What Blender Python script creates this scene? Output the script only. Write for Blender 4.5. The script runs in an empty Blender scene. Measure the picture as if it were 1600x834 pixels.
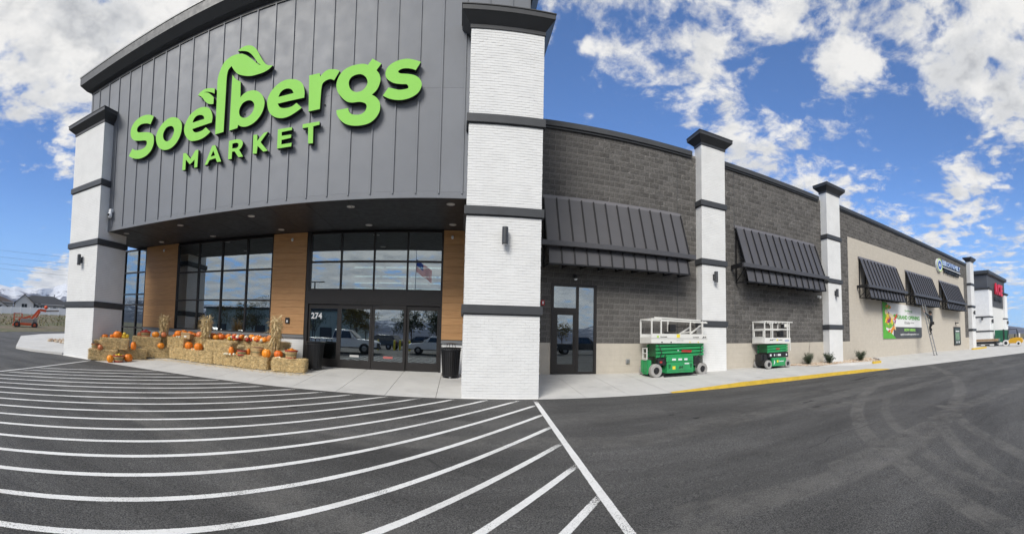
import bpy, bmesh, math, random
import numpy as np
from mathutils import Vector, Matrix
R = math.radians
SC = bpy.context.scene
COL = SC.collection

# ------------------------------------------------------------------ camera (phone panorama: cylindrical lens)
F_, YC_, H_ = 638.80, 499.86, 1.375
cd = bpy.data.cameras.new('camera'); cam = bpy.data.objects.new('camera', cd); COL.objects.link(cam)
cd.type = 'PANO'; cd.panorama_type = 'CENTRAL_CYLINDRICAL'
cd.central_cylindrical_radius = 1.0
cd.central_cylindrical_range_u_min = -800 / F_; cd.central_cylindrical_range_u_max = 800 / F_
cd.central_cylindrical_range_v_max = YC_ / F_; cd.central_cylindrical_range_v_min = -(834 - YC_) / F_
cd.clip_start = 0.05; cd.clip_end = 30000
VR = Vector((0.991086, -0.131591, 0.020809)); VF = Vector((0.130275, 0.989932, 0.05535)); VU = Vector((-0.027883, -0.052146, 0.99825))
m = Matrix.Identity(4)
for i in range(3):
    m[i][0] = VR[i]; m[i][1] = VU[i]; m[i][2] = -VF[i]
m[2][3] = H_
cam.matrix_world = m
SC.camera = cam

# ------------------------------------------------------------------ node helpers
def nd(nt, typ, ins=None, **kw):
    n = nt.nodes.new(typ)
    for k, v in kw.items(): setattr(n, k, v)
    for k, v in (ins or {}).items():
        s = n.inputs[k]
        if isinstance(v, bpy.types.NodeSocket): nt.links.new(v, s)
        elif isinstance(v, bpy.types.Node): nt.links.new(v.outputs[0], s)
        else: s.default_value = v
    return n
def mth(nt, op, a, b=0.0, c=0.0, clamp=False):
    return nd(nt, 'ShaderNodeMath', {0: a, 1: b, 2: c}, operation=op, use_clamp=clamp).outputs[0]
def vm(nt, op, a, b=(0, 0, 0)):
    n = nd(nt, 'ShaderNodeVectorMath', {0: a, 1: b}, operation=op)
    return n.outputs['Value'] if op in ('DOT_PRODUCT', 'LENGTH', 'DISTANCE') else n.outputs[0]
def mixc(nt, f, a, b):
    n = nd(nt, 'ShaderNodeMix', data_type='RGBA')
    for k, v in ((0, f), (6, a), (7, b)):
        if isinstance(v, bpy.types.NodeSocket): nt.links.new(v, n.inputs[k])
        else: n.inputs[k].default_value = v if k == 0 else (tuple(v) + (1,))[:4]
    return n.outputs[2]
def mapr(nt, v, a, b, c=0.0, d=1.0, smooth=True):
    n = nd(nt, 'ShaderNodeMapRange', {0: v, 1: a, 2: b, 3: c, 4: d})
    n.interpolation_type = 'SMOOTHSTEP' if smooth else 'LINEAR'
    return n.outputs[0]
def noise(nt, vec, scale, detail=4, rough=.5, dist=0.0, w=None):
    n = nd(nt, 'ShaderNodeTexNoise', {'Scale': scale, 'Detail': detail, 'Roughness': rough, 'Distortion': dist})
    if vec is not None: nt.links.new(vec, n.inputs['Vector'])
    return n.outputs['Fac']

# ------------------------------------------------------------------ world: daylight sky with broken cloud
SUN_EL, SUN_AZ = R(40), math.atan2(-0.50, -0.866)          # the sun stands behind the camera, to the left
SKY_STRENGTH = 0.10
world = bpy.data.worlds.new('World'); SC.world = world; world.use_nodes = True
def build_world():
    nt = world.node_tree; nt.nodes.clear()
    sky = nd(nt, 'ShaderNodeTexSky', sky_type='NISHITA', sun_disc=False, sun_elevation=SUN_EL, sun_rotation=SUN_AZ,
             altitude=1400, air_density=1.0, dust_density=0.3, ozone_density=2.2)
    tc = nd(nt, 'ShaderNodeTexCoord'); d = tc.outputs['Generated']
    sp = nd(nt, 'ShaderNodeSeparateXYZ', {0: d}); z = sp.outputs[2]
    zc = mth(nt, 'ADD', mth(nt, 'MAXIMUM', z, 0.0), 0.16)
    p = nd(nt, 'ShaderNodeCombineXYZ', {0: mth(nt, 'DIVIDE', sp.outputs[0], zc), 1: mth(nt, 'DIVIDE', sp.outputs[1], zc), 2: 0.35}).outputs[0]
    warp = nd(nt, 'ShaderNodeTexNoise', {'Vector': p, 'Scale': 2.2, 'Detail': 3.0})
    wv = nd(nt, 'ShaderNodeVectorMath', {0: vm(nt, 'SUBTRACT', warp.outputs['Color'], (.5, .5, .5)), 'Scale': 0.16}, operation='SCALE').outputs[0]
    pw = vm(nt, 'ADD', p, wv)
    n1 = noise(nt, pw, 3.4, 8, .60)                        # billows
    n3 = noise(nt, pw, 11.0, 6, .62)                         # flocks of small cloud
    # cloud banks, seen ones and one added overhead: (azimuth deg, elevation deg, tightness, weight)
    banks = CLOUD_BANKS
    bias = None
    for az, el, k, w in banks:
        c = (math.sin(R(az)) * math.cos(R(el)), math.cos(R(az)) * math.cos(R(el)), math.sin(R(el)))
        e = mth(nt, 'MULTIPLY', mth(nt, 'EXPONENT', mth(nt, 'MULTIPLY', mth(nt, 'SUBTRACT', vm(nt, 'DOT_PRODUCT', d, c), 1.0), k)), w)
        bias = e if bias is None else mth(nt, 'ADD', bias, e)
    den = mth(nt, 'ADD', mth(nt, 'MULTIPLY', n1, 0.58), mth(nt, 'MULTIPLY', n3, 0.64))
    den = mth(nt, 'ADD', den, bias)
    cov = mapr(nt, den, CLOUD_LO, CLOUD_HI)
    cov = mth(nt, 'MULTIPLY', cov, mapr(nt, z, -0.01, 0.02))
    thick = mapr(nt, den, CLOUD_HI - .01, CLOUD_HI + .24)
    # the side of a billow turned to the sun is white, the far side grey
    off = vm(nt, 'ADD', pw, (-.055, -.095, .0))
    rel = mth(nt, 'SUBTRACT', noise(nt, off, 3.4, 5, .60), n1)
    lit = mapr(nt, rel, .10, -.12)
    ccol = mixc(nt, lit, mixc(nt, thick, CLOUD_MID, CLOUD_SHADE), CLOUD_WHITE)
    lowhaze = mapr(nt, z, 0.0, 0.36)
    skyc = mixc(nt, mth(nt, 'MULTIPLY', mth(nt, 'SUBTRACT', 1.0, lowhaze), .80), sky.outputs[0], (2.5, 3.5, 4.7))
    tint = nd(nt, 'ShaderNodeMix', data_type='RGBA', blend_type='MULTIPLY'); tint.inputs[0].default_value = 1.0
    nt.links.new(skyc, tint.inputs[6]); tint.inputs[7].default_value = SKY_TINT + (1,)
    fin = mixc(nt, cov, tint.outputs[2], ccol)
    bg = nd(nt, 'ShaderNodeBackground', {'Color': fin, 'Strength': SKY_STRENGTH})
    nd(nt, 'ShaderNodeOutputWorld', {0: bg})
CLOUD_LO, CLOUD_HI = 0.68, 0.86
CLOUD_WHITE, CLOUD_MID, CLOUD_SHADE = (4.9, 4.82, 4.68), (3.8, 3.82, 3.86), (2.2, 2.27, 2.4)
SKY_TINT = (0.60, 0.79, 1.03)
CLOUD_BANKS = [(-50, 38, 22, .20), (-64, 31, 50, .14), (-40, 40, 40, .1), (15, 45, 60, .10), (32, 45, 60, .08), (50, 46, 60, .09), (66, 44, 60, .08), (80, 40, 60, .07),
               (21.5, 36, 600, .17), (34, 35.5, 450, .20), (56, 35.5, 500, .19), (69, 33, 500, .24), (77.5, 30.5, 300, .18), (28, 31, 90, -.07), (64, 27, 120, -.10), (15, 32, 120, -.10), (46, 33, 300, -.08),
               (33, 26, 120, .10), (43, 26, 200, .07), (51, 21, 120, .07), (60, 17, 120, .07), (68, 14, 140, .08), (72, 21, 500, .20), (38, 18, 100, .10), (50, 13, 100, .08), (76, 9, 100, .09),
               (-59, 5.5, 900, .28), (-55.5, 7, 900, .30), (-63, 14, 90, -.16), (-62, 22, 200, -.05), (180, 24, 2.0, .30), (0, 88, 5, .16)]  # last bank: unseen cloud overhead, added to neutralise the blue skylight
build_world()
sun_d = bpy.data.lights.new('sun', 'SUN'); sun = bpy.data.objects.new('sun', sun_d); COL.objects.link(sun)
sun_d.energy = 1.8; sun_d.angle = R(24); sun_d.color = (1.0, 0.965, 0.905)
SV = Vector((math.cos(SUN_EL) * math.sin(SUN_AZ), math.cos(SUN_EL) * math.cos(SUN_AZ), math.sin(SUN_EL)))
sun.rotation_euler = SV.to_track_quat('Z', 'Y').to_euler()
sun.location = SV * 60
SC.view_settings.view_transform = 'Standard'; SC.view_settings.look = 'None'
SC.view_settings.exposure = 0.92; SC.view_settings.gamma = 1.0; SC.view_settings.use_curve_mapping = False
SC.render.engine = 'CYCLES'
SC.cycles.max_bounces = 7; SC.cycles.diffuse_bounces = 3; SC.cycles.glossy_bounces = 4; SC.cycles.transparent_max_bounces = 12
SC.cycles.use_denoising = True
SC.cycles.caustics_reflective = False; SC.cycles.caustics_refractive = False
# ------------------------------------------------------------------ mesh helpers
class MB:
    def __init__(s): s.v = []; s.f = []; s.m = []
    def add(s, vs, fs, mat=0):
        o = len(s.v); s.v += [tuple(p) for p in vs]
        s.f += [tuple(i + o for i in f) for f in fs]; s.m += [mat] * len(fs)
    def box(s, x0, x1, y0, y1, z0, z1, mat=0, skip=''):
        vs = [(x0, y0, z0), (x1, y0, z0), (x1, y1, z0), (x0, y1, z0), (x0, y0, z1), (x1, y0, z1), (x1, y1, z1), (x0, y1, z1)]
        fs = {'b': (0, 3, 2, 1), 't': (4, 5, 6, 7), 'f': (0, 1, 5, 4), 'r': (1, 2, 6, 5), 'k': (2, 3, 7, 6), 'l': (3, 0, 4, 7)}
        s.add(vs, [f for k, f in fs.items() if k not in skip], mat); return s
    def obox(s, c, u, v, w, mat=0):                      # oriented box: centre, half-axis vectors
        c, u, v, w = map(Vector, (c, u, v, w))
        vs = [c + a * u + b * v + d * w for d in (-1, 1) for a, b in ((-1, -1), (1, -1), (1, 1), (-1, 1))]
        s.add(vs, [(0, 3, 2, 1), (4, 5, 6, 7), (0, 1, 5, 4), (1, 2, 6, 5), (2, 3, 7, 6), (3, 0, 4, 7)], mat); return s
    def bar(s, a, b, w, h, mat=0, up=(0, 0, 1)):        # rectangular bar between two points
        a, b = Vector(a), Vector(b); d = (b - a); L = d.length / 2; d.normalize()
        u = Vector(up); sd = d.cross(u)
        if sd.length < 1e-4: sd = d.cross(Vector((0, 1, 0)))
        sd.normalize(); u = sd.cross(d)
        return s.obox((a + b) / 2, d * L, sd * w / 2, u * h / 2, mat)
    def tube(s, a, b, r, n=8, mat=0, r2=None, cap=True):
        a, b = Vector(a), Vector(b); d = (b - a).normalized(); r2 = r if r2 is None else r2
        x = d.orthogonal().normalized(); y = d.cross(x)
        vs = [c + (x * math.cos(t) + y * math.sin(t)) * q for c, q in ((a, r), (b, r2)) for t in [2 * math.pi * i / n for i in range(n)]]
        fs = [(i, (i + 1) % n, n + (i + 1) % n, n + i) for i in range(n)]
        if cap: fs += [tuple(range(n - 1, -1, -1)), tuple(range(n, 2 * n))]
        s.add(vs, fs, mat); return s
    def path(s, pts, r, n=6, mat=0):
        for a, b in zip(pts, pts[1:]): s.tube(a, b, r, n, mat)
        return s
    def lathe(s, prof, c=(0, 0, 0), n=20, mat=0, sx=1, sy=1, cap=False):
        k = len(prof); vs = []
        for r, z in prof:
            for i in range(n):
                t = 2 * math.pi * i / n; vs.append((c[0] + r * math.cos(t) * sx, c[1] + r * math.sin(t) * sy, c[2] + z))
        fs = [(j * n + i, j * n + (i + 1) % n, (j + 1) * n + (i + 1) % n, (j + 1) * n + i) for j in range(k - 1) for i in range(n)]
        if cap: fs += [tuple(range(n - 1, -1, -1)), tuple(range((k - 1) * n, k * n))]
        s.add(vs, fs, mat); return s
    def prism(s, poly, d0, d1, ax='y', mat=0):           # poly in the two other axes, extruded along ax
        def P(a, b, d): return {'y': (a, d, b), 'x': (d, a, b), 'z': (a, b, d)}[ax]
        n = len(poly); vs = [P(a, b, d0) for a, b in poly] + [P(a, b, d1) for a, b in poly]
        s.add(vs, [tuple(range(n - 1, -1, -1)), tuple(range(n, 2 * n))] + [(i, (i + 1) % n, n + (i + 1) % n, n + i) for i in range(n)], mat); return s
    def frust(s, a, z0, b, z1, mat=0):                   # rect a=(x0,x1,y0,y1) at z0 to rect b at z1
        vs = [(a[0], a[2], z0), (a[1], a[2], z0), (a[1], a[3], z0), (a[0], a[3], z0), (b[0], b[2], z1), (b[1], b[2], z1), (b[1], b[3], z1), (b[0], b[3], z1)]
        s.add(vs, [(0, 3, 2, 1), (4, 5, 6, 7), (0, 1, 5, 4), (1, 2, 6, 5), (2, 3, 7, 6), (3, 0, 4, 7)], mat); return s
    def mesh(s, name, mats, smooth=False, fixn=True):
        me = bpy.data.meshes.new(name); me.from_pydata(s.v, [], s.f)
        for mm in (mats if isinstance(mats, (list, tuple)) else [mats]): me.materials.append(mm)
        if any(s.m): me.polygons.foreach_set('material_index', s.m)
        if smooth: me.polygons.foreach_set('use_smooth', [True] * len(me.polygons))
        if fixn:
            bm = bmesh.new(); bm.from_mesh(me); bmesh.ops.recalc_face_normals(bm, faces=bm.faces); bm.to_mesh(me); bm.free()
        me.update(); return me
    def build(s, name, mats, parent=None, world=True, smooth=False, bevel=0, fixn=True):
        return link(name, s.mesh(name, mats, smooth, fixn), parent, world, bevel)
def link(name, me, parent=None, world=True, bevel=0):
    o = bpy.data.objects.new(name, me); COL.objects.link(o)
    if parent is not None:
        o.parent = parent
        if world and parent.type == 'EMPTY': o.matrix_parent_inverse = Matrix.Translation(parent.location).inverted()
    if bevel:
        b = o.modifiers.new('bevel', 'BEVEL'); b.width = bevel; b.segments = 2; b.limit_method = 'ANGLE'
    return o
def tag(o, label=None, cat=None, group=None, kind=None):
    if label: o['label'] = label
    if cat: o['category'] = cat
    if group: o['group'] = group
    if kind: o['kind'] = kind
    return o
def empty(name, loc, label, cat, group=None, rz=0.0):
    o = bpy.data.objects.new(name, None); o.empty_display_size = .2; COL.objects.link(o); o.location = loc; o.rotation_euler = (0, 0, rz)
    return tag(o, label, cat, group)
def kids(o): return [c for c in bpy.data.objects if c.parent == o]
def copy_tree(o, parent=None):
    c = o.copy(); COL.objects.link(c)
    if parent is not None: c.parent = parent
    for ch in kids(o): copy_tree(ch, c)
    return c
def curve_mesh(contours, depth, smooth_n=5):
    """contours: lists of 'x z' strings, '*' marks a corner; closed; holes by nesting. Returns mesh in XZ, front at y=0, back at y=depth."""
    cu = bpy.data.curves.new('outline', 'CURVE'); cu.dimensions = '2D'; cu.fill_mode = 'BOTH'; cu.extrude = depth / 2
    for c in contours:
        P = [(t.startswith('*'), *map(float, t.strip('*').split())) for t in c.split(',')] if isinstance(c, str) else [(True, a, b) for a, b in c]
        n = len(P); out = []
        for i in range(n):
            k0, *p0 = P[i - 1]; k1, *p1 = P[i]; k2, *p2 = P[(i + 1) % n]; k3, *p3 = P[(i + 2) % n]
            out.append(tuple(p1))
            if k1 and k2: continue
            t1 = [(b - a) / 2 for a, b in zip(p0, p2)] if not k1 else [(b - a) for a, b in zip(p1, p2)]
            t2 = [(b - a) / 2 for a, b in zip(p1, p3)] if not k2 else [(b - a) for a, b in zip(p1, p2)]
            for j in range(1, smooth_n):
                t = j / smooth_n; h = (2*t**3 - 3*t**2 + 1, t**3 - 2*t**2 + t, -2*t**3 + 3*t**2, t**3 - t**2)
                out.append(tuple(h[0]*p1[q] + h[1]*t1[q] + h[2]*p2[q] + h[3]*t2[q] for q in (0, 1)))
        sp = cu.splines.new('POLY'); sp.points.add(len(out) - 1)
        for q, (a, b) in zip(sp.points, out): q.co = (a, b, 0, 1)
        sp.use_cyclic_u = True
    return curve_to_mesh(cu, depth)
def curve_to_mesh(cu, depth):
    o = bpy.data.objects.new('tmp', cu); COL.objects.link(o)
    dg = bpy.context.evaluated_depsgraph_get(); me = bpy.data.meshes.new_from_object(o.evaluated_get(dg))
    bpy.data.objects.remove(o); bpy.data.curves.remove(cu)
    n = len(me.vertices); a = np.empty(n * 3); me.vertices.foreach_get('co', a); a = a.reshape(-1, 3)
    me.vertices.foreach_set('co', np.stack([a[:, 0], depth / 2 - a[:, 2], a[:, 1]], 1).ravel())
    me.update(); return me
def two_tone(me, face, side):
    me.materials.clear(); me.materials.append(face); me.materials.append(side)
    for p in me.polygons: p.material_index = 0 if abs(p.normal.y) > .9 else 1
def text_mesh(s, x0, x1, z0, z1, depth=.01, bold=0.0, shear=0.0):
    cu = bpy.data.curves.new('text', 'FONT'); cu.body = s; cu.size = 1.0; cu.offset = bold; cu.shear = shear; cu.extrude = depth / 2; cu.resolution_u = 3
    me = curve_to_mesh(cu, depth)
    n = len(me.vertices); a = np.empty(n * 3); me.vertices.foreach_get('co', a); a = a.reshape(-1, 3)
    lo, hi = a.min(0), a.max(0)
    a[:, 0] = x0 + (a[:, 0] - lo[0]) / (hi[0] - lo[0]) * (x1 - x0); a[:, 2] = z0 + (a[:, 2] - lo[2]) / (hi[2] - lo[2]) * (z1 - z0)
    me.vertices.foreach_set('co', a.ravel()); me.update(); return me
def shift(me, dx=0, dy=0, dz=0): me.transform(Matrix.Translation((dx, dy, dz))); return me
def spell(s, x0, x1, z0, z1, depth, y, face, side, parent, bold=0.0):
    """one object for each letter of a word"""
    WID = {'I': .45, 'M': 1.25, 'W': 1.35, ' ': .5, 'J': .8, 'E': .9, 'F': .88, 'L': .86}
    tot = sum(WID.get(c, 1.0) for c in s); x = x0; u = (x1 - x0) / tot
    for c in s:
        w = WID.get(c, 1.0) * u
        if c != ' ':
            me = shift(text_mesh(c, x + w * .06, x + w * .94, z0, z1, depth, bold), 0, y, 0); two_tone(me, face, side); link('letter', me, parent)
        x += w
def lettering(name, s, x0, x1, z0, z1, y, mat, parent, depth=.006, bold=0.0, shear=0.0, label=None):
    me = shift(text_mesh(s, x0, x1, z0, z1, depth, bold, shear), 0, y - depth, 0); me.materials.clear(); me.materials.append(mat)
    o = link(name, me, parent)
    if parent is not None: o['kind'] = 'stuff'
    if label: o['label'] = label
    return o

# ------------------------------------------------------------------ materials
MATS = {}
def pm(name, col, rough=.6, metal=0.0, var=.12, vscale=6.0, bump=0.0, bscale=60.0, spec=.5, objvar=0.0, coat=0.0, dirt=0.0, detail=5):
    if name in MATS: return MATS[name]
    m = bpy.data.materials.new(name); m.use_nodes = True; nt = m.node_tree; b = nt.nodes['Principled BSDF']
    tc = nd(nt, 'ShaderNodeTexCoord').outputs['Object']
    n = noise(nt, tc, vscale, detail, .6)
    k = mapr(nt, n, .25, .75, 1 - var, 1 + var, False)
    if objvar:
        oi = nd(nt, 'ShaderNodeObjectInfo').outputs['Random']; k = mth(nt, 'MULTIPLY', k, mapr(nt, oi, 0, 1, 1 - objvar, 1 + objvar, False))
    if name == 'split_face_block':                           # tone of each single block
        k = mth(nt, 'MULTIPLY', k, mth(nt, 'ADD', nd(nt, 'ShaderNodeAttribute', attribute_name='tone').outputs['Fac'], 1.0))
    v = nd(nt, 'ShaderNodeVectorMath', {0: tuple(col), 'Scale': k}, operation='SCALE').outputs[0]
    if dirt:
        dn = mapr(nt, noise(nt, tc, 1.3, 8, .7), .52, .72, 0, dirt); v = mixc(nt, dn, v, (.11, .10, .09))
    nt.links.new(v, b.inputs['Base Color'])
    rn = mapr(nt, noise(nt, tc, vscale * 3, 3), .2, .8, max(rough - .08, .02), min(rough + .08, 1), False)
    nt.links.new(rn, b.inputs['Roughness']); b.inputs['Metallic'].default_value = metal
    b.inputs['Specular IOR Level'].default_value = spec; b.inputs['Coat Weight'].default_value = coat
    if bump:
        bn = nd(nt, 'ShaderNodeBump', {'Height': noise(nt, tc, bscale, 6, .65), 'Strength': bump, 'Distance': .02})
        nt.links.new(bn.outputs[0], b.inputs['Normal'])
    MATS[name] = m; return m
def glass_mat(name, tint=(.30, .36, .36), refl=.32, wob=.0016, rtint=(.86, .93, .95)):
    m = bpy.data.materials.new(name); m.use_nodes = True; nt = m.node_tree; nt.nodes.clear()
    tc = nd(nt, 'ShaderNodeTexCoord').outputs['Object']
    bn = nd(nt, 'ShaderNodeBump', {'Height': noise(nt, tc, .55, 1, .4), 'Strength': 1.0, 'Distance': wob})
    fr = nd(nt, 'ShaderNodeLayerWeight', {'Blend': .22}).outputs['Fresnel']
    fac = mth(nt, 'ADD', mth(nt, 'MULTIPLY', fr, .75), refl, clamp=True)
    t = nd(nt, 'ShaderNodeBsdfTransparent', {0: tint + (1,)}); g = nd(nt, 'ShaderNodeBsdfGlossy', {'Color': rtint + (1,), 'Roughness': 0.0, 'Normal': bn.outputs[0]})
    mx = nd(nt, 'ShaderNodeMixShader', {0: fac, 1: t.outputs[0], 2: g.outputs[0]}); nd(nt, 'ShaderNodeOutputMaterial', {0: mx.outputs[0]})
    MATS[name] = m; return m
def emit_mat(name, col, st):
    m = bpy.data.materials.new(name); m.use_nodes = True; nt = m.node_tree; nt.nodes.clear()
    n = noise(nt, nd(nt, 'ShaderNodeTexCoord').outputs['Object'], 4, 2)
    e = nd(nt, 'ShaderNodeEmission', {'Color': tuple(col) + (1,), 'Strength': mapr(nt, n, 0, 1, st * .9, st * 1.1)}); nd(nt, 'ShaderNodeOutputMaterial', {0: e.outputs[0]})
    return m
M_WHITE = pm('white_painted_brick', (.79, .79, .775), .55, var=.06, vscale=2, bump=.3, bscale=45, spec=.3, dirt=.05)
M_TRIM = pm('charcoal_trim', (.050, .053, .058), .5, var=.12, vscale=2.5)
M_CAP = pm('cap_metal', (.040, .042, .046), .45, var=.12, vscale=2)
M_PANEL = pm('grey_metal_panel', (.182, .193, .214), .50, metal=0.0, var=.06, vscale=.8, objvar=.05, bump=.16, bscale=2.2, spec=.4)
M_SOFFIT = pm('soffit_metal', (.033, .034, .038), .45, var=.1, vscale=2)
M_BLOCK = pm('split_face_block', (.120, .114, .108), .92, var=.34, vscale=14, bump=.8, bscale=38, objvar=.14, spec=.2)
M_MORTAR = pm('grey_mortar', (.225, .215, .203), .95, var=.12, vscale=20, bump=.4, bscale=80, spec=.1)
M_BEIGE = pm('beige_painted_block', (.52, .475, .405), .8, var=.06, vscale=5, bump=.35, bscale=60, objvar=.02, spec=.25)
M_BEIGEJ = pm('beige_joint', (.47, .425, .355), .9, var=.06, vscale=8)
M_WOOD = None
M_CONC = pm('pale_concrete', (.56, .55, .525), .88, var=.10, vscale=1.2, bump=.35, bscale=90, spec=.25, dirt=.16, detail=9)
M_YELLOW = pm('yellow_kerb_paint', (.66, .44, .045), .7, var=.18, vscale=5, bump=.3, bscale=60, dirt=.25)
M_STRIPE = None
M_FRAME = pm('dark_bronze_frame', (.030, .027, .026), .4, metal=.3, var=.1, vscale=3)
M_AWN = pm('awning_panel', (.092, .090, .096), .36, metal=.1, var=.07, vscale=1.3, objvar=.05)
M_AWNF = pm('awning_frame', (.016, .016, .018), .45, metal=.2, var=.1)
M_BLACK = pm('black_metal', (.012, .012, .013), .45, var=.2)
M_SIGNG = pm('sign_green', (.31, .68, .13), .75, var=.02, vscale=2, spec=.25)
M_SIGNB = pm('sign_black_return', (.010, .010, .011), .5, var=.1)
M_GLASS = glass_mat('storefront_glass', refl=.40)
M_CARGLASS = pm('car_glass', (.015, .018, .02), .06, var=.1, spec=.8)
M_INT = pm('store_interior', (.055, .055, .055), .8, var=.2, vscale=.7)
def wood_mat():
    m = bpy.data.materials.new('warm_wood_plank'); m.use_nodes = True; nt = m.node_tree; b = nt.nodes['Principled BSDF']
    tc = nd(nt, 'ShaderNodeTexCoord').outputs['Object']; oi = nd(nt, 'ShaderNodeObjectInfo').outputs['Random']
    off = nd(nt, 'ShaderNodeCombineXYZ', {0: mth(nt, 'MULTIPLY', oi, 37.0), 2: mth(nt, 'MULTIPLY', oi, 11.0)}).outputs[0]
    v = vm(nt, 'MULTIPLY', vm(nt, 'ADD', tc, off), (1.2, 1.2, 26.0))
    g = noise(nt, v, 2.0, 7, .6, .6)
    c = mixc(nt, mapr(nt, g, .3, .72), (.47, .245, .098), (.60, .335, .145))
    k = mapr(nt, oi, 0, 1, .92, 1.08, False)
    c = nd(nt, 'ShaderNodeVectorMath', {0: c, 'Scale': k}, operation='SCALE').outputs[0]
    nt.links.new(c, b.inputs['Base Color']); b.inputs['Roughness'].default_value = .55
    nt.links.new(nd(nt, 'ShaderNodeBump', {'Height': g, 'Strength': .15, 'Distance': .01}).outputs[0], b.inputs['Normal'])
    return m
M_WOOD = wood_mat()
def stripe_mat():
    m = bpy.data.materials.new('worn_white_paint'); m.use_nodes = True; nt = m.node_tree; b = nt.nodes['Principled BSDF']; out = nt.nodes['Material Output']
    tc = nd(nt, 'ShaderNodeTexCoord').outputs['Object']; core = nd(nt, 'ShaderNodeAttribute', attribute_name='core').outputs['Fac']
    fine = noise(nt, tc, 75, 5, .8); big = noise(nt, tc, .9, 6, .65)
    c = mixc(nt, mapr(nt, noise(nt, tc, 1.7, 7, .65), .42, .72, 0, .35), (.78, .775, .755), (.45, .43, .40))
    c = mixc(nt, mapr(nt, noise(nt, tc, 30, 4, .7), .5, .72, 0, .35), c, (.36, .35, .335))
    nt.links.new(c, b.inputs['Base Color']); b.inputs['Roughness'].default_value = .75
    nt.links.new(nd(nt, 'ShaderNodeBump', {'Height': fine, 'Strength': .6, 'Distance': .012}).outputs[0], b.inputs['Normal'])
    keep = mapr(nt, mth(nt, 'SUBTRACT', mth(nt, 'ADD', mth(nt, 'MULTIPLY', core, .62), .0), mth(nt, 'ADD', mth(nt, 'MULTIPLY', mth(nt, 'SUBTRACT', fine, .5), 1.5), mth(nt, 'MULTIPLY', big, .86))), -.05, .04)
    tr = nd(nt, 'ShaderNodeBsdfTransparent'); mx = nd(nt, 'ShaderNodeMixShader', {0: keep, 1: tr.outputs[0], 2: b.outputs[0]}); nt.links.new(mx.outputs[0], out.inputs[0])
    return m
M_STRIPE = stripe_mat()
def asphalt_mat():
    m = bpy.data.materials.new('asphalt'); m.use_nodes = True; nt = m.node_tree; b = nt.nodes['Principled BSDF']
    tc = nd(nt, 'ShaderNodeTexCoord').outputs['Object']
    at = nd(nt, 'ShaderNodeAttribute', attribute_name='wear').outputs['Fac']
    dk = nd(nt, 'ShaderNodeAttribute', attribute_name='stain').outputs['Fac']
    g = noise(nt, tc, 70, 4, .85); g2 = noise(nt, tc, 26, 4, .75)
    base = mixc(nt, mapr(nt, g, .40, .62), (.030, .0295, .029), (.150, .146, .140))
    base = mixc(nt, mapr(nt, g2, .56, .70, 0, .55), base, (.19, .182, .172))
    base = mixc(nt, mapr(nt, g2, .44, .34, 0, .5), base, (.030, .029, .029))
    big = mapr(nt, noise(nt, vm(nt, 'MULTIPLY', tc, (.35, 1.3, 1)), .8, 8, .66), .3, .72, .62, 1.42, False)
    base = nd(nt, 'ShaderNodeVectorMath', {0: base, 'Scale': big}, operation='SCALE').outputs[0]
    wr = mth(nt, 'MULTIPLY', at, mapr(nt, noise(nt, tc, 2.4, 8, .78), .34, .66, .05, 1.0))
    c = mixc(nt, mth(nt, 'MULTIPLY', wr, .72), base, (.245, .232, .210))
    vor = nd(nt, 'ShaderNodeTexVoronoi', {'Vector': vm(nt, 'ADD', vm(nt, 'MULTIPLY', tc, (.11, .16, 0)), vm(nt, 'MULTIPLY', nd(nt, 'ShaderNodeTexNoise', {'Vector': tc, 'Scale': .9, 'Detail': 6.0}).outputs['Color'], (.10, .10, 0))), 'Scale': 1.0}, feature='DISTANCE_TO_EDGE')
    crack = mth(nt, 'MULTIPLY', mapr(nt, vor.outputs['Distance'], .0026, .0008), mapr(nt, noise(nt, tc, .35, 3), .50, .62, 0, .55))
    c = mixc(nt, crack, c, (.020, .020, .020))
    oil = mapr(nt, noise(nt, tc, 1.1, 5, .6), .69, .76, 0, .45); c = mixc(nt, oil, c, (.030, .029, .028))
    c = mixc(nt, dk, c, (.012, .012, .013))
    nt.links.new(c, b.inputs['Base Color'])
    nt.links.new(mapr(nt, g2, .2, .8, .72, .95), b.inputs['Roughness']); b.inputs['Specular IOR Level'].default_value = .3
    nt.links.new(nd(nt, 'ShaderNodeBump', {'Height': g, 'Strength': .8, 'Distance': .012}).outputs[0], b.inputs['Normal'])
    return m
M_ASPH = asphalt_mat()
def field_mat():
    m = bpy.data.materials.new('dry_field'); m.use_nodes = True; nt = m.node_tree; b = nt.nodes['Principled BSDF']
    tc = nd(nt, 'ShaderNodeTexCoord').outputs['Object']
    n1 = noise(nt, vm(nt, 'MULTIPLY', tc, (1, 1, 1)), .09, 6, .65); n2 = noise(nt, tc, 1.6, 6, .7)
    c = mixc(nt, mapr(nt, n1, .4, .6), (.155, .125, .085), (.085, .10, .04)); c = mixc(nt, mapr(nt, n2, .4, .7, 0, .7), c, (.25, .20, .13))
    nt.links.new(c, b.inputs['Base Color']); b.inputs['Roughness'].default_value = .95
    nt.links.new(nd(nt, 'ShaderNodeBump', {'Height': n2, 'Strength': 1.0, 'Distance': .3}).outputs[0], b.inputs['Normal'])
    return m
M_FIELD = field_mat()

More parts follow.
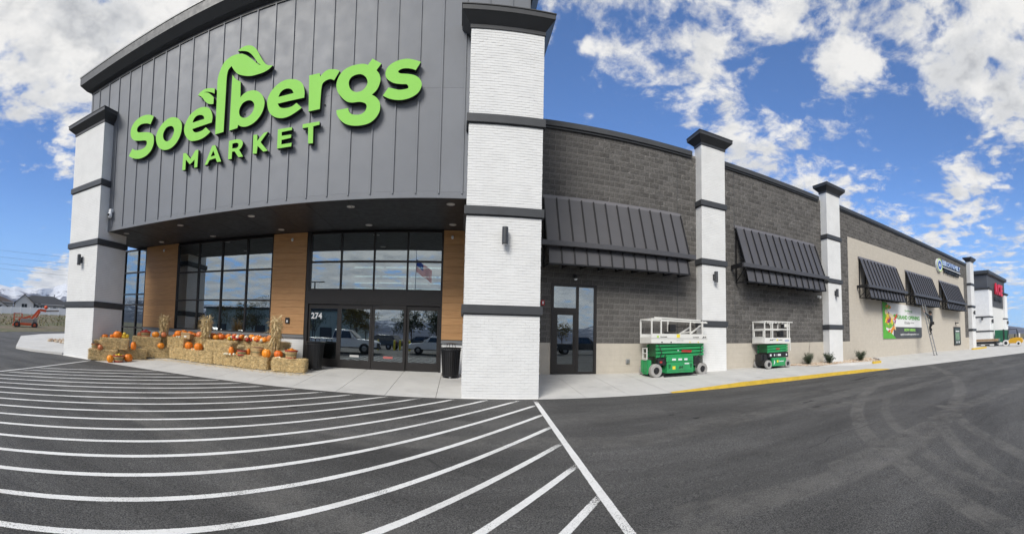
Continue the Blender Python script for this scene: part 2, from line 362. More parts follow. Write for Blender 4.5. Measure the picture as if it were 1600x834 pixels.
# ------------------------------------------------------------------ ground
def zlot(y):
    """the lot dips to a gutter where the camera stands and climbs again behind it"""
    return .04 * (min(y, 90) - 9.98) if y > 0 else -.3992 + min(.050 * -y, .62)
def tz(x, y): return zlot(y) + max(0.0, -40 - x) * .025 * min(1, max(0, (200 + x) / 100 + 1))
def lerp_tab(t, x):
    for (a, b), (c, d) in zip(t, t[1:]):
        if x <= c: return b + (d - b) * max(0, (x - a)) / (c - a)
    return t[-1][1]
EDGE = [(-16.2, 9.85), (-14.3, 9.9), (2, 9.93), (6, 10.09), (9.7, 10.27), (13.2, 10.22), (16.2, 9.94), (17.7, 9.76), (24.2, 8.73), (34.7, 6.66), (60, 1.6), (100, -6)]
KERB = [(-20, 0), (5.8, 0), (8.5, .11), (15.5, .11), (17.2, .0), (200, 0)]
def zap(x, y):
    """height of the concrete apron"""
    e = lerp_tab(EDGE, x); z0 = zlot(e) + lerp_tab(KERB, x) + .005
    zw = .335 if x < 30 else max(.17, .335 - (x - 30) * .015)
    if x > 42: zw = zlot(13.55) + .03
    t = (y - e) / (13.55 - e)
    return z0 + (zw - z0) * t if t < 1 else zw + .04 * (y - 13.55) * .5

def grid_obj(name, xs, ys, zf, mat, attrs=None, kind='structure'):
    X, Y = np.meshgrid(xs, ys); Z = np.vectorize(zf)(X, Y); nx, ny = len(xs), len(ys)
    me = bpy.data.meshes.new(name)
    co = np.stack([X, Y, Z], 2).reshape(-1, 3); i = np.arange(nx * ny).reshape(ny, nx)
    q = np.stack([i[:-1, :-1], i[:-1, 1:], i[1:, 1:], i[1:, :-1]], 2).reshape(-1, 4)
    me.vertices.add(len(co)); me.vertices.foreach_set('co', co.ravel())
    me.loops.add(q.size); me.loops.foreach_set('vertex_index', q.ravel().astype(np.int32))
    me.polygons.add(len(q)); me.polygons.foreach_set('loop_start', np.arange(0, q.size, 4, dtype=np.int32)); me.polygons.foreach_set('loop_total', np.full(len(q), 4, dtype=np.int32))
    me.update(calc_edges=True); me.materials.append(mat)
    for k, v in (attrs or {}).items():
        a = me.attributes.new(k, 'FLOAT', 'POINT'); a.data.foreach_set('value', v(X, Y).ravel().astype(np.float32))
    o = link(name, me); tag(o, kind=kind); return o
def frange(a, b, d): return list(np.arange(a, b + d * .5, d))
# tyre tracks and pale traffic wear on the asphalt: (points, half width, strength)
TRACKS = [
 ([(15.67,6.93),(14.42,7.55),(12.37,7.47),(9.49,6.32),(7.66,5.27),(6.44,4.34),(5.79,3.7),(5.32,3.13),(4.85,2.52),(4.5,2.1),(3.9,1.29),(3.2,.2)], .16, .75),
 ([(20.46,9.3),(17.26,6.96),(14.52,5.41),(11.77,4.25),(8.93,3.47),(7.23,3.33),(5.64,3.31),(4.45,3.32)], .22, .7),
 ([(2.2,3.4),(3.76,3.14),(4.79,3.0),(5.98,2.96),(7.94,3.24),(9.29,3.32),(13.78,2.77),(24,0)], .28, .6),
 ([(9.2,3.9),(8.91,3.52),(7.67,2.75),(7.05,2.28),(5.85,1.22),(5,.4)], .13, .8), ([(7.9,3.5),(7.33,3.09),(6.22,2.4),(5.36,1.75),(4.86,1.31),(4.63,.96)], .13, .75),
 ([(9.7,5.65),(8.01,4.74),(6.93,3.91),(5.96,3.0),(5.04,2.08),(4.51,1.22)], .10, .6), ([(28.4,8.1),(22.4,5.87),(21,4.9),(22.6,4.4),(30,3)], .2, .6),
 ([(7.34,6.09),(9.05,5.96),(11.6,5.92),(16.02,6.06),(22.6,4.49),(40,0)], .3, .45),
 ([(-3,6.0),(-1.06,6.09),(.09,6.31),(1.35,6.22),(2.86,5.99),(5.21,6.49),(8.91,6.92),(14,7.5)], .42, .55), ([(2.8,5.9),(7.31,7.77),(14.1,8.0),(24,6.8)], .35, .35),
 ([(-20,5.4),(-11.58,5.69),(-10.02,6.16),(-6.76,5.64),(-4.5,5.17),(-2.9,4.35),(-2.01,3.9),(-1.32,3.62),(-.2,3.2),(2,2.9)], .45, .6),
 ([(-12,8.4),(-8,7.9),(-4,7.2),(0,7.3),(4,7.9)], .5, .3), ([(-20,12.5),(-22,9),(-27,6),(-40,5)], .25, .6), ([(-17,8.6),(-20,5),(-28,1)], .3, .5), ([(-24,17),(-30,14),(-44,13)], .6, .4)]
STAINS = [((13.1,8.75),(.9,.10)), ((14.2,8.8),(.5,.06)), ((14.9,9.35),(.9,.05)), ((7.9,6.9),(.25,.05)), ((7.5,6.3),(.16,.06)), ((8.3,6.25),(.12,.03)), ((-8.6,8.45),(.75,.16)), ((-3.35,7.75),(.3,.05)), ((-2.15,7.4),(.16,.05)), ((-1.5,9.5),(.18,.06)), ((4.6,7.0),(.1,.04)), ((4.3,7.5),(.08,.03)), ((16.5,9.4),(.5,.08))]
def wear_fn(X, Y):
    W = np.zeros_like(X)
    for pts, hw, st in TRACKS:
        D = np.full_like(X, 1e9)
        for (ax, ay), (bx, by) in zip(pts, pts[1:]):
            dx, dy = bx - ax, by - ay; t = np.clip(((X - ax) * dx + (Y - ay) * dy) / (dx * dx + dy * dy), 0, 1)
            D = np.minimum(D, np.hypot(X - ax - t * dx, Y - ay - t * dy))
        hw = hw * .72; band = np.clip((hw + .05 - D) / .12, 0, 1); edge = np.clip(1 - np.abs(D - hw) / .04, 0, 1)
        W = np.maximum(W, st * (.62 * band + .5 * edge * (hw < .25)))
    return W
def stain_fn(X, Y):
    rng = np.random.RandomState(3); W = np.zeros_like(X)
    for (cx, cy), (a, b) in STAINS:
        ang = .15; u = (X - cx) * math.cos(ang) + (Y - cy) * math.sin(ang); v = -(X - cx) * math.sin(ang) + (Y - cy) * math.cos(ang)
        q = np.hypot(u / a, v / b) + .35 * np.sin(u * 19 + cx) * np.cos(v * 31); W = np.maximum(W, .8 * np.clip((1.05 - q) / .25, 0, 1))
    return W
fx = [-45, -38, -32, -26] + frange(-22, -13, .3) + frange(-12.9, 3.0, .09) + frange(3.06, 18, .055) + frange(18.1, 24, .1) + frange(24.4, 50, .5) + [56, 64, 75, 90, 120]
fy = [-60, -45, -30, -20, -15, -12.4] + frange(-8, -1.2, .4) + frange(-1, -.1, .1) + frange(0, 10.4, .06) + frange(10.6, 14, .4) + [16, 18, 20, 22, 24, 26, 27.5]
lot = grid_obj('parking_lot', fx, fy, lambda x, y: zlot(y), M_ASPH, {'wear': wear_fn, 'stain': stain_fn})
field = grid_obj('field', [-3000, -900, -400] + frange(-250, -45, 10) + frange(-30, 200, 20) + [400, 900, 3000], [-3000, -600, -200, -90, -60, -40, -20, -12.4, 0, 20] + frange(26, 200, 9) + [300, 700, 3000], lambda x, y: tz(x, y) - .035, M_FIELD)
# apron, laid as slabs with joints
ax_ = [-14.28] + frange(-13, 5.5, 1.25) + [5.8, 6.6, 7.6, 8.5, 9.7, 11, 12.2, 13.2, 14.4, 15.5, 16.2, 17.2, 18.5, 20] + frange(22, 42, 2) + [46, 52, 60, 70, 85, 100]
def apron():
    mb = MB()
    for x0, x1 in zip(ax_, ax_[1:]):
        g = .006
        for k in range(3):
            def pt(x, t):
                e = lerp_tab(EDGE, x); y = e + (13.62 - e) * t; return (x, y, zap(x, y))
            a, b = k / 3 + (.0015 if k else 0), (k + 1) / 3 - .0015
            if x1 > 42 and k == 2: b = 1.0
            v = [pt(x0 + g, a), pt(x1 - g, a), pt(x1 - g, b), pt(x0 + g, b)]
            lo = [(p[0], p[1], p[2] - .12) for p in v]
            mb.add(lo + v, [(4, 5, 6, 7), (0, 1, 5, 4), (1, 2, 6, 5), (2, 3, 7, 6), (3, 0, 4, 7)])
        if x1 > 42:
            v = [(x0, 13.6, zap(x0, 13.6)), (x1, 13.6, zap(x1, 13.6)), (x1, 32, zlot(32) + .04), (x0, 32, zlot(32) + .04)]
            mb.add(v, [(0, 1, 2, 3)])
    return mb
pav = tag(apron().build('pavement', [M_CONC]), kind='structure')
bed = MB()
for x0, x1 in zip(ax_, ax_[1:]):
    for k in range(4):
        def pb(x, t):
            e = lerp_tab(EDGE, x); y = e + .01 + (13.62 - e) * t; return (x, y, zap(x, y) - .022)
        bed.add([pb(x0, k / 4), pb(x1, k / 4), pb(x1, (k + 1) / 4), pb(x0, (k + 1) / 4)], [(0, 1, 2, 3)])
bed.build('joint_filler', [pm('joint_dirt', (.16, .15, .14), .95)], pav)
kb = MB()
kx = [5.8, 6.6, 7.6, 8.5, 9.7, 10.8, 12, 13.2, 14.2, 15.5, 16.4, 17.2]
for x0, x1 in zip(kx, kx[1:]):
    P = []
    for x in (x0, x1):
        e = lerp_tab(EDGE, x); k = lerp_tab(KERB, x); zt = zlot(e) + k + .011
        P.append([(x, e - .035, zlot(e) - .05), (x, e - .012, zt), (x, e + .10, zap(x, e + .10) + .006), (x, e + .10, zlot(e) - .05)])
    kb.add(P[0] + P[1], [(0, 4, 5, 1), (1, 5, 6, 2), (2, 6, 7, 3)])
tag(kb.build('kerb', [M_YELLOW], pav), 'yellow painted kerb edge')
# concrete island west of the entrance
isl = [(-14.35, 9.95), (-16.2, 9.5), (-17.6, 9.45), (-18.4, 9.9), (-22, 12.0), (-25.6, 14.1), (-27.6, 17), (-28.2, 19.5), (-28.2, 26), (-14.35, 26)]
ib = MB(); n = len(isl)
ib.add([(x, y, zlot(y) - .1) for x, y in isl] + [(x, y, zlot(y) + .10) for x, y in isl], [tuple(range(n, 2 * n))] + [(i, (i + 1) % n, n + (i + 1) % n, n + i) for i in range(n)])
tag(ib.build('side_pavement', [M_CONC]), kind='structure')
# painted hatching
sdx, sdy = .645, .764; nx_, ny_ = .764, -.645
def stripe(a, b, w=.105, name='stripe', top=.0045):
    a, b = Vector(a + (0,)), Vector(b + (0,)); d = (b - a).normalized(); s = Vector((-d.y, d.x, 0)) * w / 2; L = (b - a).length; n = max(2, int(L / .5)); v, f, e = [], [], []
    for i in range(n + 1):
        p = a + d * L * i / n
        for o, q in ((-1.06, 0), (-.80, 1), (.80, 1), (1.06, 0)): u = p + s * o; v.append((u.x, u.y, zlot(u.y) + top)); e.append(q if 0 < i < n else q * .5)
    for i in range(n):
        for k in range(3): f.append((i * 4 + k, i * 4 + 4 + k, i * 4 + 5 + k, i * 4 + 1 + k))
    mb = MB(); mb.add(v, f); o = mb.build(name, [M_STRIPE], lot, fixn=False); at = o.data.attributes.new('core', 'FLOAT', 'POINT'); at.data.foreach_set('value', e); return o
def xdiag(y): return 1.85 - (9.29 - y) * .060
def xleft(y): return -12.2 + (9.91 - y) * .285
for k in range(-14, 16):
    c = -4.545 + .605 * k
    # p = c*n + t*s
    lo, hi = None, None
    for i in range(0, 3200):
        t = -16 + i * .01; x = c * nx_ + t * sdx; y = c * ny_ + t * sdy
        if y < 9.80 and y > -7 and x < xdiag(y) - .02 and x > xleft(y) + .02:
            lo = (x, y) if lo is None else lo; hi = (x, y)
    if lo and hi and hi[0] - lo[0] > .15: stripe(lo, hi)
stripe((xdiag(9.8), 9.8), (xdiag(-7), -7), .115, top=.0085)
stripe((xleft(9.85), 9.85), (xleft(-7), -7), .105, top=.0085)
stripe((-45, 17.6), (-27, 12.1), .12); stripe((-45, 15.6), (-33, 12.2), .12)
# ------------------------------------------------------------------ supermarket building
YW = 13.55; Z1, Z2, Z3, ZT = 6.87, 4.525, 2.07, 9.39
bld = empty('supermarket_building', (-6, YW, .3), 'large grey and white supermarket building with tall metal-clad entrance tower', 'building')
rng = random.Random(5)
def brick_skin(mb, faces, z0, z1, holes=(), ch=.0677, bl=.203, proud=.006, j=.009):
    """faces: (origin xy, unit dir xy, outward normal xy, length)"""
    nc = int(round((z1 - z0) / ch)); ch = (z1 - z0) / nc
    for (ox, oy), (dx, dy), (nx, ny), L in faces:
        for c in range(nc):
            za, zb = z0 + c * ch + j / 2, z0 + (c + 1) * ch - j / 2
            if any(a < (za + zb) / 2 < b for a, b in holes): continue
            s = -(bl / 2 if c % 2 else 0.0)
            while s < L - .01:
                a, b = max(s, 0) + (j * .2 if s > 0 else 0), min(s + bl, L) - (j * .2 if s + bl < L else 0); s += bl
                if b - a < .02: continue
                p = proud + rng.uniform(-.0025, .0025); tl = rng.uniform(-.0015, .0015)
                q = lambda t, o: (ox + dx * t + nx * o, oy + dy * t + ny * o)
                A, B, Ai, Bi = q(a, p + tl), q(b, p - tl), q(a, 0), q(b, 0)
                mb.add([(*A, za), (*B, za), (*B, zb), (*A, zb), (*Ai, za), (*Bi, za), (*Bi, zb), (*Ai, zb)], [(0, 1, 2, 3), (4, 5, 1, 0), (3, 2, 6, 7), (4, 0, 3, 7), (1, 5, 6, 2)])
M_WJ = pm('white_brick_joint', (.66, .66, .65), .8, var=.06, vscale=6)
def pillar(x0, w, y0, y1, zb, label, sides='lr', over=.24):
    mb = MB(); mb.box(x0, x0 + w, y0, y1, zb - .3, ZT)
    p = mb.build('pillar', [M_WJ], bld); p['label'] = label
    sk = MB(); F = [((x0, y0), (1, 0), (0, -1), w)]
    if 'l' in sides: F.append(((x0, y1), (0, -1), (-1, 0), y1 - y0))
    if 'r' in sides: F.append(((x0 + w, y0), (0, 1), (1, 0), y1 - y0))
    brick_skin(sk, F, zb - .02, ZT, [(z, z + .215) for z in (Z1, Z2, Z3)])
    tag(sk.build('brickwork', [M_WHITE], p, fixn=False), kind='stuff')
    for z in (Z1, Z2, Z3):
        o = .065; b = MB(); b.box(x0 - o, x0 + w + o, y0 - o, y1 + (o if 'l' in sides and y1 < 13 else 0), z, z + .215)
        b.box(x0 - .02, x0 + w + .02, y0 - .02, y1, z - .03, z + .001)
        b.build('band', [M_TRIM], p, bevel=.006)
    c = MB(); r0 = lambda o: (x0 - o, x0 + w + o, y0 - o, y1 + o)
    c.box(x0 - .03, x0 + w + .03, y0 - .03, y1 + .03, ZT - .06, ZT + .03); c.frust(r0(.03), ZT + .03, r0(over), ZT + .25); c.frust(r0(over + .004), ZT + .25, r0(over + .004), ZT + .375)
    c.frust(r0(over + .02), ZT + .375, r0(over + .02), ZT + .40)
    c.build('cap', [M_CAP], p)
    return p
pillar(-14.283, 1.879, 9.98, 11.48, 0, 'white brick pillar at the far left of the entrance tower')
pillar(.128, 1.879, 9.98, 11.48, 0, 'white brick pillar nearest the camera, right of the doors')
pillar(8.936, 1.152, 13.128, 13.6, .30, 'slim white pillar behind the large green lift')
pillar(16.811, 1.152, 13.128, 13.6, .30, 'slim white pillar beside the gravel bed')
pillar(40.55, 1.152, 13.128, 13.6, .15, 'slim white pillar at the far end of the wall')

# metal-clad facade of the entrance tower: one panel per bay, one batten per seam
FY, FX0, FX1, FZ0, FZ1 = 10.45, -13.9, 1.69, 5.1, 11.22
core = MB(); core.box(FX0 + .01, FX1 - .01, FY + .03, 16.0, FZ0 + .02, FZ1 + .3); fac = core.build('tower_facade', [M_SOFFIT], bld)
bat = sorted([-4.26 + .608 * k for k in range(-16, 10)]); bat = [b for b in bat if FX0 + .1 < b < FX1 - .1]
ed = [FX0] + bat + [FX1]
for a, b in zip(ed, ed[1:]):
    z = rng.choice([8.05, 8.05, 10.75])
    MB().box(a + .003, b - .003, FY + rng.uniform(-.002, .002), FY + .035, FZ0 + .16, 8.046).build('metal_panel', [M_PANEL], fac)
    MB().box(a + .003, b - .003, FY + rng.uniform(-.002, .002), FY + .035, 8.050, FZ1).build('metal_panel', [M_PANEL], fac)
for b in bat: MB().box(b - .017, b + .017, FY - .034, FY, FZ0 + .10, FZ1 - .02).build('batten', [M_PANEL], fac)
MB().box(FX0, FX1, FY - .006, FY + .035, FZ0 - .012, FZ0 + .155).build('bottom_flashing', [M_PANEL], fac)
MB().box(FX0, FX0 + .07, FY - .02, FY + .04, FZ0 + .157, FZ1).build('corner_trim', [M_PANEL], fac)
MB().box(FX0 - .012, FX0 + .008, FY - .02, 16, FZ0 - .01, FZ1).build('side_cladding', [M_PANEL], fac)
MB().box(FX1 - .008, FX1 + .012, FY - .02, 16, FZ0 - .01, FZ1).build('side_cladding', [M_PANEL], fac)
def crown(parent, x0, x1, y0, y1, z, out, h1, h2, mats=None, name='cornice'):
    r = lambda o: (x0 - o, x1 + o, y0 - o, y1 + o); c = MB()
    c.frust(r(.03), z - .05, r(.03), z + .05); c.frust(r(.035), z + .05, r(out * .45), z + h1 * .3); c.frust(r(out * .47), z + h1 * .3, r(out), z + h1)
    c.frust(r(out + .005), z + h1, r(out + .005), z + h1 + h2, 1); c.frust(r(out + .025), z + h1 + h2, r(out + .025), z + h1 + h2 + .05, 2)
    return c.build(name, mats or [M_CAP, M_TRIM, M_COPE], parent)
M_COPE = pm('grey_coping', (.21, .215, .22), .45, metal=.2, var=.08)
crown(fac, FX0, FX1, FY, 16, 11.20, .40, .36, .32)
# soffit with recessed lights
sf = MB(); sf.box(FX0 + .02, FX1 - .02, FY + .02, YW + .1, FZ0, FZ0 + .015)
sof = sf.build('soffit', [M_SOFFIT], bld)
for k in range(1, 13): MB().box(FX0 + k * 1.2 - .006, FX0 + k * 1.2 + .006, FY + .05, YW, FZ0 - .006, FZ0).build('soffit_joint', [M_FRAME], sof)
M_DL = pm('downlight_lens', (.6, .58, .55), .4)
M_DLR = pm('downlight_ring', (.5, .5, .5), .4)
for x, y in [(-12, 11.1), (-9.3, 11.2), (-6.41, 11.2), (-3.12, 11.05), (-.3, 10.95), (-11.8, 13.0), (-9.15, 13.05), (-6.19, 13.0), (-3.01, 12.95), (-.27, 12.9)]:
    d = MB(); d.lathe([(.115, .0), (.115, -.012), (.085, -.012), (.082, .0)], (x, y, FZ0), 20); d = d.build('downlight', [M_DLR], sof)
    e = MB(); e.lathe([(.001, -.004), (.084, -.004)], (x, y, FZ0), 16); e.build('lens', [M_DL], d, fixn=False)
# body of the store behind the walls
bd = MB(); bd.box(-15.9, 41.6, YW + .35, 46, 8.6, 8.95); bd.box(41.3, 41.6, YW + .1, 46, .1, 8.6); bd.box(-15.9, -15.6, 19, 46, .1, 8.6); bd.box(-15.9, 41.6, 45.7, 46, .1, 8.6); bd.build('roof_slab', [M_TRIM], bld)
# ---- masonry wall right of the tower
wl = MB(); wl.box(.9, 3.12, YW - .0005, YW + .3, -.1, 9.0); wl.box(3.12, 4.74, YW - .0005, YW + .3, 3.42, 9.0); wl.box(4.74, 40.7, YW - .0005, YW + .3, -.1, 9.0); wall = wl.build('masonry_wall', [M_MORTAR], bld)
CH, BL = .2032, .4064
ZB = 1.40                                                    # top of the beige base
nb = 0; near = []; rest = MB(); bmesh_cache = {}
def blk(w):
    k = round(w, 3)
    if k not in bmesh_cache:
        h = CH - .011; b = MB(); r = random.Random(int(k * 1000)); nx = 4
        fr = []
        for i in range(nx + 1):
            for jz in range(4):
                ed_ = i in (0, nx) or jz in (0, 3)
                fr.append((w * i / nx, -(.0015 if ed_ else r.uniform(.004, .012)), h * jz / 3))
        n0 = len(fr); back = [(0, .03, 0), (w, .03, 0), (w, .03, h), (0, .03, h)]
        fs = [(i * 4 + jz, (i + 1) * 4 + jz, (i + 1) * 4 + jz + 1, i * 4 + jz + 1) for i in range(nx) for jz in range(3)]
        fs += [(n0, n0 + 1, nx * 4, 0), (3, nx * 4 + 3, n0 + 2, n0 + 3), (n0, 0, 3, n0 + 3), (nx * 4, n0 + 1, n0 + 2, nx * 4 + 3)]
        b.add(fr + back, fs); bmesh_cache[k] = b
    return bmesh_cache[k]
blocks = []
zc, c = ZB, 0
while zc < 8.9:
    x = .95 - (BL / 2 if c % 2 else 0)
    while x < 40.6:
        a, b_ = max(x, .95), min(x + BL, 40.6); x += BL; zm = zc + CH / 2; xm = (a + b_) / 2
        if zm < 7.5 and b_ > 19.25 and a < 39.45:
            if a < 19.25: b_ = 19.25
            elif b_ > 39.45: a = 39.45
            else: continue
        if zm < 3.5 and b_ > 3.11 and a < 4.75:
            if a < 3.11: b_ = 3.11
            elif b_ > 4.75: a = 4.75
            else: continue
        if 8.95 < a and b_ < 10.05 or 16.83 < a and b_ < 17.93: continue
        if xm < 2.05 and not zm > 99: continue
        if b_ - a > .05: blocks.append((a, zc, b_ - a - .011))
    zc += CH; c += 1
blocks = [(a, z, w) for a, z, w in blocks if a > 2.0]
def seen(b):
    a, z, w = b
    if 2.7 < a < 8.2 and 4.0 < z < 6.5: return 1e9          # behind the awning
    return a + 1.2 * abs(z - 3.5)
order = sorted(range(len(blocks)), key=lambda i: seen(blocks[i])); pick = set(order[:295])
shared = {}; tones = []
for i, (a, z, w) in enumerate(blocks):
    b = blk(w)
    if i in pick:
        k = round(w, 3)
        if k not in shared: shared[k] = b.mesh('block', [M_BLOCK], fixn=False)
        o = bpy.data.objects.new('block', shared[k]); COL.objects.link(o); o.parent = wall; o.location = (a, YW, z)
    else:
        rest.add([(x + a, y + YW + rng.uniform(-.002, .002), zz + z) for x, y, zz in b.v], b.f); tones += [rng.uniform(-.2, .2)] * len(b.v)
ro = tag(rest.build('blockwork', [M_BLOCK], wall, fixn=False), kind='stuff'); ro.data.attributes.new('tone', 'FLOAT', 'POINT').data.foreach_set('value', tones)
# beige base and beige panel: painted blocks
bj = MB(); bj.box(2.0, 3.12, YW - .003, YW - .001, -.1, ZB - .012); bj.box(4.74, 40.6, YW - .003, YW - .001, -.1, ZB - .012); bj.box(19.26, 39.44, YW - .003, YW - .001, ZB - .012, 7.5); bj.build('beige_joint_bed', [M_BEIGEJ], wall)
bb = MB(); zc, c = ZB - 6 * CH, 0
while zc < 7.45:
    x = 2.0 - (BL / 2 if c % 2 else 0)
    while x < 40.6:
        a, b_ = max(x, 2.0), min(x + BL, 40.6); x += BL; xm = (a + b_) / 2; zm = zc + CH / 2
        if zm > ZB: a, b_ = max(a, 19.25), min(b_, 39.45)
        if zm < 3.5 and b_ > 3.11 and a < 4.75:
            if a < 3.11: b_ = 3.11
            elif b_ > 4.75: a = 4.75
            else: continue
        if b_ - a > .05: bb.box(a + .004, b_ - .004, YW - .006 + rng.uniform(-.0015, .0015), YW + .02, zc + .004, min(zc + CH, 7.5) - .004, skip='kbt' if zm < .1 else 'k')
    zc += CH; c += 1
tag(bb.build('beige_blockwork', [M_BEIGE], wall, fixn=False), kind='stuff')
for x0, x1 in ((2.0, 8.7), (10.3, 16.58), (18.2, 40.3)):
    cp = MB(); cp.box(x0, x1, YW - .12, YW + .45, 8.93, 9.12); cp.box(x0, x1, YW - .07, YW + .3, 8.86, 8.93); cp.build('coping', [M_TRIM], wall)
for x in (8.05, 10.9): MB().box(x - .008, x + .008, YW - .012, YW + .01, ZB, 8.85).build('control_joint', [M_TRIM], wall)
# ---- glazing helper
def glazing(name, xs, zs, parent, label=None, y=YW, fw=.055, depth=.12, skip=(), glass=None):
    fr = MB(); g = bld
    for x in xs: fr.box(x - fw / 2, x + fw / 2, y - .03, y + depth, zs[0], zs[-1])
    for z in zs:
        for a, b in zip(xs, xs[1:]): fr.box(a + fw / 2, b - fw / 2, y - .026, y + depth - .01, z - fw / 2, z + fw / 2)
    w = fr.build(name, [M_FRAME], parent)
    if label: w['label'] = label
    for a, b in zip(xs, xs[1:]):
        for c_, d_ in zip(zs, zs[1:]):
            MB().box(a + fw / 2, b - fw / 2, y + .03, y + .036, c_ + fw / 2, d_ - fw / 2).build('pane', [glass or M_GLASS], w)
    return w
glazing('window', [-11.25, -10.13, -8.98, -7.83, -6.74], [1.42, 2.63, 3.80, 5.0], bld, 'twelve-pane window left of the doors')
glazing('window', [-5.22, -4.08, -2.91, -1.76, -.60], [3.03, 4.01, 5.02], bld, 'eight-pane window above the sliding doors')
# header and sliding doors
hd = MB(); hd.box(-5.36, -.62, YW - .05, YW + .15, 2.52, 3.0); hd.box(-5.36, -.62, YW - .06, YW - .05, 2.60, 2.62); hd.box(-5.36, -5.24, YW - .04, YW + .2, .33, 5.1); hd.box(-.62, -.56, YW - .04, YW + .2, .33, 5.1)
hd.build('door_header', [M_FRAME], bld)
DX = [-5.24, -4.07, -2.90, -1.74, -.62]
for i, (a, b) in enumerate(zip(DX, DX[1:])):
    yy = YW - (.02 if i in (1, 2) else -.04); d = MB(); s = .085
    for x0, x1 in ((a + .006, a + s), (b - s, b - .006)): d.box(x0, x1, yy - .02, yy + .035, .335, 2.515)
    d.box(a + s, b - s, yy - .019, yy + .034, .335, .62); d.box(a + s, b - s, yy - .019, yy + .034, 2.36, 2.515)
    dr = d.build('sliding_door' if i in (1, 2) else 'sidelight', [M_FRAME], bld)
    MB().box(a + s, b - s, yy + .004, yy + .010, .62, 2.36).build('pane', [M_GLASS], dr)
    if i in (1, 2):
        MB().box((a + b) / 2 - .16, (a + b) / 2 + .16, yy - .003, yy + .002, .72, .79).build('sticker', [pm('sticker_red', (.45, .12, .11), .5) if i == 2 else pm('sticker_grey', (.5, .5, .48), .5)], dr)
MB().box(-3.98, -2.75, YW - .075, YW - .05, 2.49, 2.50).build('door_track', [M_BLACK], bld)
MB().box(-.96, -.72, YW + .1, YW + .105, .70, 1.95).build('interior_notice', [pm('frosted_film', (.52, .66, .60), .6)], bld)
# white knee wall with sill, wood cladding
kw = []
for x0, x1 in ((-13.14, -5.36), (-.56, .3)):
    k = MB(); k.box(x0, x1, YW + .01, YW + .2, 0, 1.29); kn = k.build('knee_wall', [M_WJ], bld)
    s = MB(); brick_skin(s, [((x0, YW + .01), (1, 0), (0, -1), x1 - x0)], .30, 1.29); tag(s.build('brickwork', [M_WHITE], kn, fixn=False), kind='stuff')
    MB().box(x0, x1, YW - .06, YW + .2, 1.292, 1.395).build('sill', [M_COPE], kn)
for x0, x1 in ((-13.14, -11.28), (-6.71, -5.38), (-.56, 1.2)):
    c = MB(); c.box(x0 + .01, x1 - .01, YW + .02, YW + .2, 1.40, 5.1); wd = c.build('wood_cladding', [M_FRAME], bld)
    z = 1.41
    while z < 5.08:
        z1 = min(z + .245, 5.09); MB().box(x0, x1, YW - .035 + rng.uniform(-.002, .002), YW + .02, z + .003, z1 - .003).build('plank', [M_WOOD], wd); z += .245
# glazed lobby beyond the left pillar: front and west side
glazing('lobby_window', [-15.85, -14.6, -13.70, -13.17], [.40, 1.35, 2.42, 2.92, 3.95, 5.02], bld, 'tall lobby glazing behind the left pillar')
wf = MB()
for y in (YW + .12, 15.2, 16.9, 18.6): wf.box(-15.95, -15.85, y - .05, y + .05, .33, 5.05)
for z in (.4, 2.5, 2.9, 5.02):
    for a, b in ((YW + .18, 15.14), (15.26, 16.84), (16.96, 18.54)): wf.box(-15.94, -15.86, a, b, z - .04, z + .04)
wf = wf.build('side_glazing', [M_FRAME], bld)
for a, b in ((YW + .18, 15.14), (15.26, 16.84), (16.96, 18.54)):
    MB().box(-15.905, -15.90, a, b, .44, 4.98).build('pane', [M_GLASS], wf)
# interior: floor, ceiling, back walls, LED rows, shelving
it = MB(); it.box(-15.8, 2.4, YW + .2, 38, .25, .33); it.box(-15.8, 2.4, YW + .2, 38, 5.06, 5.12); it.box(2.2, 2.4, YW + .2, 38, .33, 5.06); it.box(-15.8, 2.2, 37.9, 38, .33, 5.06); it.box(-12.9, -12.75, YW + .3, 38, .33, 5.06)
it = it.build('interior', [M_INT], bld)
M_LED = emit_mat('led_strip', (.92, 1, .97), 2.2)
for y in (20.0, 22.9, 25.6, 28.6):
    x = -5.3 - (y - 20) * .26
    while x < 1.9: MB().box(x, x + 1.5, y - .05, y + .05, 4.93, 4.97).build('led_strip', [M_LED], it); x += 1.62
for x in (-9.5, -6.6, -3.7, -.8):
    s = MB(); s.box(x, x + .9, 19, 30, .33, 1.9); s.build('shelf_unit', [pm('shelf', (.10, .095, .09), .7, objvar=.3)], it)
# ---- side door in the masonry wall
dw = MB()
for x in (3.16, 4.05, 4.70): dw.box(x - .045, x + .045, YW - .04, YW + .12, .34, 3.43)
dw.box(3.205, 4.655, YW - .036, YW + .11, 3.34, 3.43); dw.box(3.205, 4.005, YW - .036, YW + .11, 2.47, 2.60); dw.box(4.095, 4.655, YW - .036, YW + .11, .34, .42)
sd = dw.build('side_door', [M_FRAME], bld); sd['label'] = 'dark framed glass side door with transom and sidelight'
d = MB()
for a, b in ((3.208, 3.34), (3.90, 4.002)): d.box(a, b, YW - .03, YW + .03, .35, 2.465)
d.box(3.34, 3.90, YW - .03, YW + .03, .35, .68); d.box(3.34, 3.90, YW - .03, YW + .03, 2.36, 2.465); d.build('door_leaf', [M_FRAME], sd)
MB().box(3.34, 3.90, YW, YW + .006, .68, 2.36).build('pane', [M_GLASS], sd); MB().box(3.205, 4.005, YW, YW + .006, 2.60, 3.34).build('pane', [M_GLASS], sd); MB().box(4.095, 4.655, YW, YW + .006, .42, 3.34).build('pane', [M_GLASS], sd)
MB().tube((3.95, YW - .09, 1.2), (3.95, YW - .09, 1.6), .014, 8).box(3.94, 3.96, YW - .09, YW - .03, 1.24, 1.27).box(3.94, 3.96, YW - .09, YW - .03, 1.53, 1.56).build('handle', [M_BLACK], sd)
